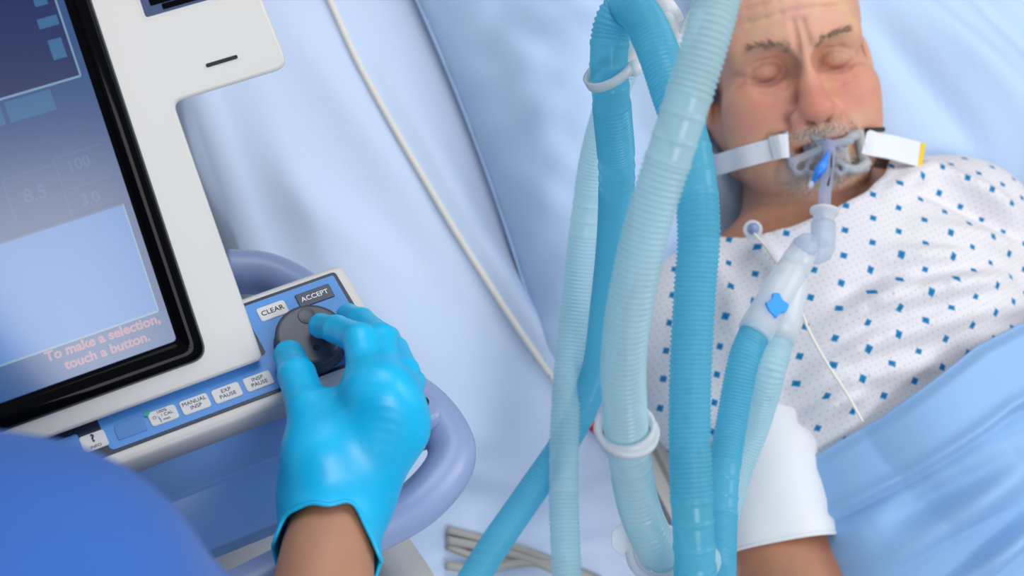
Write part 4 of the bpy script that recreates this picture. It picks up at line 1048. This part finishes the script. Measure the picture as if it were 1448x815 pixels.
for (x0, y0, x1, y1) in ((1148, 194, 1164, 199), (1190, 204, 1212, 190)):
    tube('clamp_arm', [CF.px(x0, y0, -.004), CF.px((x0 + x1) / 2, (y0 + y1) / 2 - 1, -.001), CF.px(x1, y1, -.004)], .0042, 'clamp', th_, 10)
tube('lower_bar', [CF.px(1190, 236, -.004), CF.px(1212, 240, -.002), CF.px(1228, 228, -.006)], .0045, 'clamp', th_, 10)
tube('hinge_pin', [CF.px(1106, 189, -.012), CF.px(1130, 187, -.010)], .0022, 'steel', th_, 8); tube('hinge_pin', [CF.px(1224, 184, -.010), CF.px(1250, 183, -.016)], .0022, 'rubber', th_, 8)
tube('cross_bar', [CF.px(1116, 230, .002), CF.px(1150, 216, .006), CF.px(1180, 203, .007), CF.px(1205, 199, .002)], .0036, 'clear', th_, 10)
V, Fc = loft(resample(spline([toH((.004, -.080, .070)), toH((.004, -.081, .100))], 6), .004)[0], np.r_[np.full(7, .0155)][0], 20, True, rb=.0105); mesh('bite_block', V, Fc, 'clear', th_)
for (pts) in ([(1150, 222), (1140, 238), (1152, 246), (1163, 235)], [(1182, 226), (1196, 236), (1190, 247), (1180, 238)], [(1128, 226), (1122, 238), (1132, 246), (1142, 238)], [(1155, 206), (1168, 200), (1184, 204), (1192, 214)]):
    tube('bite_loop', [CF.px(x, y, .004) for x, y in pts], .0024, 'clear', th_, 8)

# ---- endotracheal tube
ett = empty('endotracheal_tube', toH((.006, -.082, .11)), 'slim clear bluish breathing tube leaving the patient\'s mouth', 'tube')
yh = lambda x, y, h: B(x, y, h)
mo = toH((.004, -.080, .060))
T1 = [mo, CF.px(1172, 205, .010), CF.px(1171, 240, .016), B(1167, 270, .032), B(1165, 305, .038)]
tube('airway_tube', T1, .0056, 'clear_blue', ett, 14)
tube('bore_line', [CF.px(1176, 215, .018), CF.px(1175, 240, .023), B(1171, 262, .039)], .0009, 'ink', ett, 6)
C_, s_ = resample(spline([CF.px(1173, 212, .016), CF.px(1166, 228, .021), CF.px(1158, 243, .024), CF.px(1147, 262, .024)], 12), .002)
tt = s_ / s_[-1]; V, Fc = loft(C_, .0014 + .0036 * np.exp(-((tt - .55) / .28) ** 2), 12); mesh('pilot_balloon', V, Fc, 'pilot_blue', ett)
C_, s_ = resample(spline([CF.px(1149, 257, .024), CF.px(1145, 266, .024)], 6), .002); V, Fc = loft(C_, .0022, 10); mesh('pilot_valve', V, Fc, 'cuff', ett)
def turned(name, a, b, prof, m, parent, sides=28):
    """prof: (t along a->b, radius)"""
    a, b = np.asarray(a), np.asarray(b); C = np.array([a + (b - a) * t for t, _ in prof]); ax = nrm(b - a); n = nrm(np.cross(ax, [.3, .1, .9])); bn = np.cross(ax, n); an = np.arange(sides) * 2 * math.pi / sides
    V = (C[:, None] + (n * np.cos(an)[:, None] + bn * np.sin(an)[:, None])[None] * np.array([r for _, r in prof])[:, None, None]).reshape(-1, 3); k = len(prof)
    Fc = [(i * sides + j, i * sides + (j + 1) % sides, (i + 1) * sides + (j + 1) % sides, (i + 1) * sides + j) for i in range(k - 1) for j in range(sides)] + [tuple(range(sides)), tuple(range((k - 1) * sides, k * sides))]
    return mesh(name, V, Fc, m, parent)
turned('tube_connector', B(1166, 297, .038), B(1163, 345, .040), [(0, .006), (0, .0125), (.08, .0125), (.1, .0092), (.95, .0098), (1, .009)], 'milky', ett)

# ---- elbow and Y-piece
yp = empty('y_connector', B(1100, 440, -.005), 'milky clear Y connector with blue mark joining the tubes to the elbow on the chest', 'connector')
E0, E1 = B(1164, 318, .040), B(1163, 352, .043)
tube('elbow', [E0, B(1164, 340, .043), B(1160, 356, .044), B(1146, 356, .044), B(1130, 362, .044)], .0108, 'clear', yp, 20)
lathe_c = B(1136, 345, .056)
turned('port_cap', B(1142, 351, .048), B(1138, 342, .060), [(0, .008), (.3, .011), (.6, .0105), (.85, .007), (1, .002)], 'clear', yp)
turned('swivel_joint', B(1142, 347, .045), B(1118, 386, .045), [(0, .010), (.05, .0128), (.45, .0128), (.5, .0136), (.95, .0136), (1, .012)], 'milky', yp)
a0, a1 = B(1122, 378, .045), B(1066, 474, .045); b1 = B(1100, 482, .038); 
turned('left_branch', a0, a1, [(0, .0128), (.12, .0142), (.3, .0146), (.6, .0150), (.97, .0152), (1, .014)], 'milky', yp)
turned('right_branch', B(1126, 384, .040), b1, [(0, .010), (.15, .0128), (.4, .0140), (.7, .0146), (1, .0148)], 'milky', yp)
YF = Fr(B(1108, 432, .040), nrm(np.cross(nrm(a1 - a0), Zp)), nrm(a0 - a1), Zp)
prism('web', YF, rpoly([(-.008, -.030), (.016, -.034), (.024, -.012), (.020, .020), (.006, .034), (-.006, .030)], .005, 5), -.004, .0035, 'milky', yp, bev=.0015)
mk = [(-.0062, .0008), (-.0044, .0052), (.0004, .0046), (.0030, .0072), (.0062, .0048), (.0052, .0006), (.0066, -.0040), (.0026, -.0062), (-.0014, -.0044), (-.0052, -.0056)]
mc = np.array(YF.uv(1099, 432, .016)); YF2 = Fr(YF.o, nrm(Xp * .94 + Yp * .30), nrm(np.cross(Zp, nrm(Xp * .94 + Yp * .30))), Zp); mc = np.array(YF2.uv(1099, 432, .0215))
prism('blue_mark', YF2, rpoly([(mc[0] + 1.45 * x, mc[1] + 1.45 * y) for x, y in mk], .0016, 4), .012, .0215, 'logo_blue', yp, bev=.001)

# ================================================================== CORRUGATED BREATHING TUBES
def corrugated(name, pts, r, amp, pitch, m, label, cuffs, clen=.022, sides=20, parent=None):
    C, s = resample(spline(pts, 24), pitch / 6); rad = r + amp * np.cos(2 * math.pi * s / pitch)
    for cp in cuffs:
        i = np.argmin(np.linalg.norm(C - np.asarray(cp), axis=1)); d = s - s[i]; inn = (np.abs(d) < clen)
        smooth = r - amp * .2 + amp * 1.1 * (np.exp(-((np.abs(d) - clen * .95) / .0016) ** 2) + np.exp(-((np.abs(d) - clen * .35) / .0013) ** 2))
        rad = np.where(inn, smooth, rad)
    V, Fc = loft(C, rad, sides, False); o = mesh(name, V, Fc, m, parent)
    if label: tag(o, label, 'breathing tube')
    return o
bt = [a1 + (a0 - a1) * .10, a1, B(1050, 515, .045), P(1036, 590, 1.40), P(1024, 670, 1.385), P(1020, 740, 1.37), P(1017, 815, 1.34), P(1012, 900, 1.27), P(1000, 960, 1.17), P(988, 940, 1.06), P(985, 870, 1.04), P(982, 780, 1.025), P(976, 660, 1.02), P(976, 540, 1.02),
      P(982, 420, 1.02), P(988, 320, 1.02), P(977, 215, 1.03), P(950, 130, 1.045), P(928, 66, 1.06), P(905, 20, 1.09), P(883, 12, 1.11), P(866, 38, 1.115), P(861, 90, 1.12), P(866, 160, 1.14), P(872, 240, 1.19), P(869, 330, 1.27), P(858, 430, 1.36), P(842, 530, 1.45), P(802, 620, 1.48), P(745, 705, 1.46), P(690, 785, 1.43), P(640, 870, 1.40), P(590, 950, 1.37), P(545, 1010, 1.34), VF.at(-.10, -.06, -.24), VF.at(-.12, .01, -.25)]
bts = corrugated('breathing_tube', bt, .0127, .0006, .0029, 'blue_tube', 'bright cyan corrugated tube hung in an arch in front of the pillow', [P(981, 755, 1.025), P(1021, 690, 1.38), P(868, 250, 1.19), P(861, 110, 1.12), P(980, 230, 1.03)])
pt = [b1 + (B(1126, 384, .04) - b1) * .10, b1, B(1088, 530, .04), P(1066, 605, 1.445), P(1042, 668, 1.445), P(1026, 722, 1.42), P(1012, 772, 1.40), P(988, 803, 1.30), P(957, 797, 1.17), P(929, 773, 1.075), P(906, 725, 1.05), P(893, 665, 1.03), P(885, 595, .995), P(882, 510, .965), P(893, 420, .945),
      P(918, 310, .93), P(950, 210, .92), P(982, 110, .915), P(1008, 20, .915), P(1026, -70, .93), P(1022, -160, 1.0), P(985, -195, 1.1), P(948, -140, 1.22), P(925, -50, 1.31), P(900, 50, 1.37), P(868, 130, 1.41), P(843, 215, 1.44), P(829, 300, 1.46), P(817, 400, 1.47), P(806, 500, 1.47), P(799, 600, 1.46), P(797, 700, 1.45), P(800, 780, 1.44), P(803, 880, 1.43), P(780, 970, 1.40), P(700, 1040, 1.36), P(600, 1080, 1.33), VF.at(-.14, -.08, -.30), VF.at(-.17, .01, -.31)]
pts_ = corrugated('breathing_tube', pt, .0126, .0006, .0034, 'pale_tube', 'pale frosted corrugated tube crossing in front of the cyan tube', [P(891, 645, 1.02), P(797, 665, 1.455), P(958, 180, .92), P(829, 300, 1.46)], .020)
# ---- white clips and the hanger
def cclip(name, c, axis, r, parent, m='milky_solid', wdt=.006, gap=1.2, face=None, label=None, th=.0022):
    ax = nrm(axis); f = nrm(np.asarray(face) - ax * (np.asarray(face) @ ax)); g = np.cross(ax, f); an = np.linspace(gap / 2, 2 * math.pi - gap / 2, 40); V = []
    for t in an:
        d = f * math.cos(t) + g * math.sin(t)
        for (dr, da) in ((0, -wdt / 2), (th, -wdt / 2), (th, wdt / 2), (0, wdt / 2)): V.append(c + d * (r + dr) + ax * da)
    n = len(an); Fc = [(i * 4 + k, i * 4 + (k + 1) % 4, (i + 1) * 4 + (k + 1) % 4, (i + 1) * 4 + k) for i in range(n - 1) for k in range(4)] + [(0, 1, 2, 3), (n * 4 - 4, n * 4 - 3, n * 4 - 2, n * 4 - 1)]
    return mesh(name, V, Fc, m, parent)
def axis_at(pts, p):
    C, _ = resample(spline(pts, 24), .004); i = int(np.argmin(np.linalg.norm(C - p, axis=1))); return C[i], C[min(i + 1, len(C) - 1)] - C[i - 1]
hg = empty('tube_hanger', P(900, 40, 1.16), 'white plastic hanger hook holding up the arch of the cyan tube', 'hanger')
c, ax = axis_at(bt, P(863, 108, 1.12)); ax = ax + nrm(ax) * 0
tilt = nrm(nrm(ax) + .55 * nrm(cR - cU * .1) + .25 * cW)
cclip('hook_ring', c, tilt, .0155, hg, gap=1.5, face=cR * .9 + cU * .5, wdt=.006)
tube('hook_arm', [c + cR * .018 + cU * .004 + cW * .012, P(893, 95, 1.16), P(905, 70, 1.18), P(925, 20, 1.20), P(940, -30, 1.20), P(945, -160, 1.18), P(930, -330, 1.16)], .0055, 'milky_solid', hg, 12)
turned('pivot', P(930, 18, 1.185), P(950, 2, 1.185), [(0, .004), (.1, .014), (.9, .015), (1, .004)], 'milky_solid', hg)
tube('link_bar', [P(938, 20, 1.18), P(953, 42, 1.16), P(962, 68, 1.14)], .005, 'milky_solid', hg, 12)
tube('stay', [P(965, 60, 1.15), P(976, 40, 1.15), P(985, 20, 1.16)], .006, 'milky_solid', hg, 12)
def big_clip(x, y, d, rot, label, r=.0138, wide=.012, lobes=True, faceup=None):
    c, ax = axis_at(pt, P(x, y, d)); e = empty('tube_clip', c, label, 'clip', 'white tube clips')
    cclip('ring', c, ax, r, e, 'milky', wide, 1.0, face=faceup if faceup is not None else -cW, th=.0026)
    return e, c, nrm(ax)
e1_, c1_, x1_ = big_clip(886, 612, 1.0, 0, 'frosted clip ring midway down the pale front tube', r=.0148, wide=.010, faceup=cW)
cclip('outer_flange', c1_ + x1_ * 0, nrm(x1_ + .25 * cR), .0165, e1_, 'milky', .004, 2.2, face=cW + cU * .4, th=.003)
e2_, c2_, x2_ = big_clip(940, 783, 1.09, 0, 'frosted clip with notched tabs at the lowest bend of the pale tube', r=.0146, wide=.008, faceup=cU * .6 + cW)
tabF = Fr(P(915, 780, 1.092), nrm(cR * .90 - cU * .42), nrm(cU * .90 + cR * .42), -cW)
prism('clip_tabs', tabF, rpoly([(-.020, .014), (-.026, .002), (-.022, -.007), (-.012, -.010), (-.009, -.003), (-.004, -.002), (-.002, -.011), (.006, -.014), (.009, -.005), (.014, -.004), (.017, -.012), (.026, -.009), (.030, .002), (.026, .014)], .0022, 4), -.0014, .0014, 'milky', e2_, bev=.0005)
cclip('clip_flange', c2_ + x2_ * .002, x2_, .0150, e2_, 'milky', .003, 3.0, face=cU + .3 * cR, th=.0075)

# ================================================================== CABLES AND SMALL THINGS ON THE BED
cb = tube('monitor_cable', [onsheet(430, -70, .0032), onsheet(466, 0, .0032), onsheet(505, 85, .0032), onsheet(557, 180, .0032), onsheet(605, 262, .0032), onsheet(652, 340, .0032), onsheet(700, 415, .0032), onsheet(745, 483, .0032), onsheet(790, 545, .0032), onsheet(838, 604, .0032)], .0032, 'cable_white', None, 10)
tag(cb, 'thin off-white cable running diagonally over the pale blue sheet', 'cable')
c = tube('cable_plug', [onsheet(836, 602, .0032), onsheet(850, 612, .0032)], .0048, 'red', cb, 12); tag(c, 'red cable end')
cols = [((632, 750), (700, 768), (760, 786), (850, 822)), ((632, 764), (700, 778), (765, 798), (850, 838)), ((632, 772), (690, 792), (750, 792), (800, 800)), ((630, 800), (680, 806), (740, 796), (790, 800), (840, 820))]
for i, (pp) in enumerate(cols):
    t = tube('grey_cable', [onsheet(x, y, .0042 + .004 * (i % 2)) for x, y in pp], .0042, 'cable_grey', None, 10)
    tag(t, ['uppermost grey cable of the bundle crossing under the cyan tube', 'second grey cable down in the bundle under the cyan tube', 'third grey cable in the bundle, looping under the cyan tube', 'lowest grey cable at the bottom edge of the sheet'][i], 'cable', 'grey cables on the bed')
lead = tube('electrode_lead', [B(1066, 330, .008), B(1085, 352, .012), B(1105, 385, .016), B(1128, 428, .022), B(1145, 470, .024), B(1170, 515, .024), B(1196, 555, .024), B(1220, 597, .018)], .0013, 'cable_white', None, 8)
tag(lead, 'thin white lead wire lying down the front of the printed gown', 'wire')
el = empty('electrode', B(1066, 324, .0), 'small blue-grey electrode snap at the gown neckline', 'electrode')
turned('snap', B(1064, 325, -.004), B(1067, 321, .006), [(0, .003), (.2, .0052), (.5, .0052), (.6, .003), (1, .002)], M['vent_blue'] and 'handle', el, 18)
turned('pad', B(1064, 326, -.008), B(1065, 324, -.003), [(0, .006), (.3, .0085), (.8, .0085), (1, .007)], 'milky', el, 20)
# grey slotted handset lying between the tubes
hsF = Fr(B(934, 690, MT + .03), nrm(B(968, 750, MT + .03) - B(912, 640, MT + .03)), nrm(np.cross(Zp, B(968, 750, MT + .03) - B(912, 640, MT + .03))), Zp)
hs = empty('bed_handset', hsF.at(0, 0, -.015), 'grey plastic handset with dark slots lying between the tubes', 'handset')
prism('handset_case', hsF, rpoly(rect(-.075, -.022, .060, .022), .006, 4), -.015, .008, 'beige', hs, bev=.003)
for v0 in (-.010, .008): prism('slot', hsF, rpoly(rect(-.045, v0 - .0025, .050, v0 + .0025), .002, 4), .006, .0086, 'cable_grey' if v0 > 0 else 'mattress', hs)
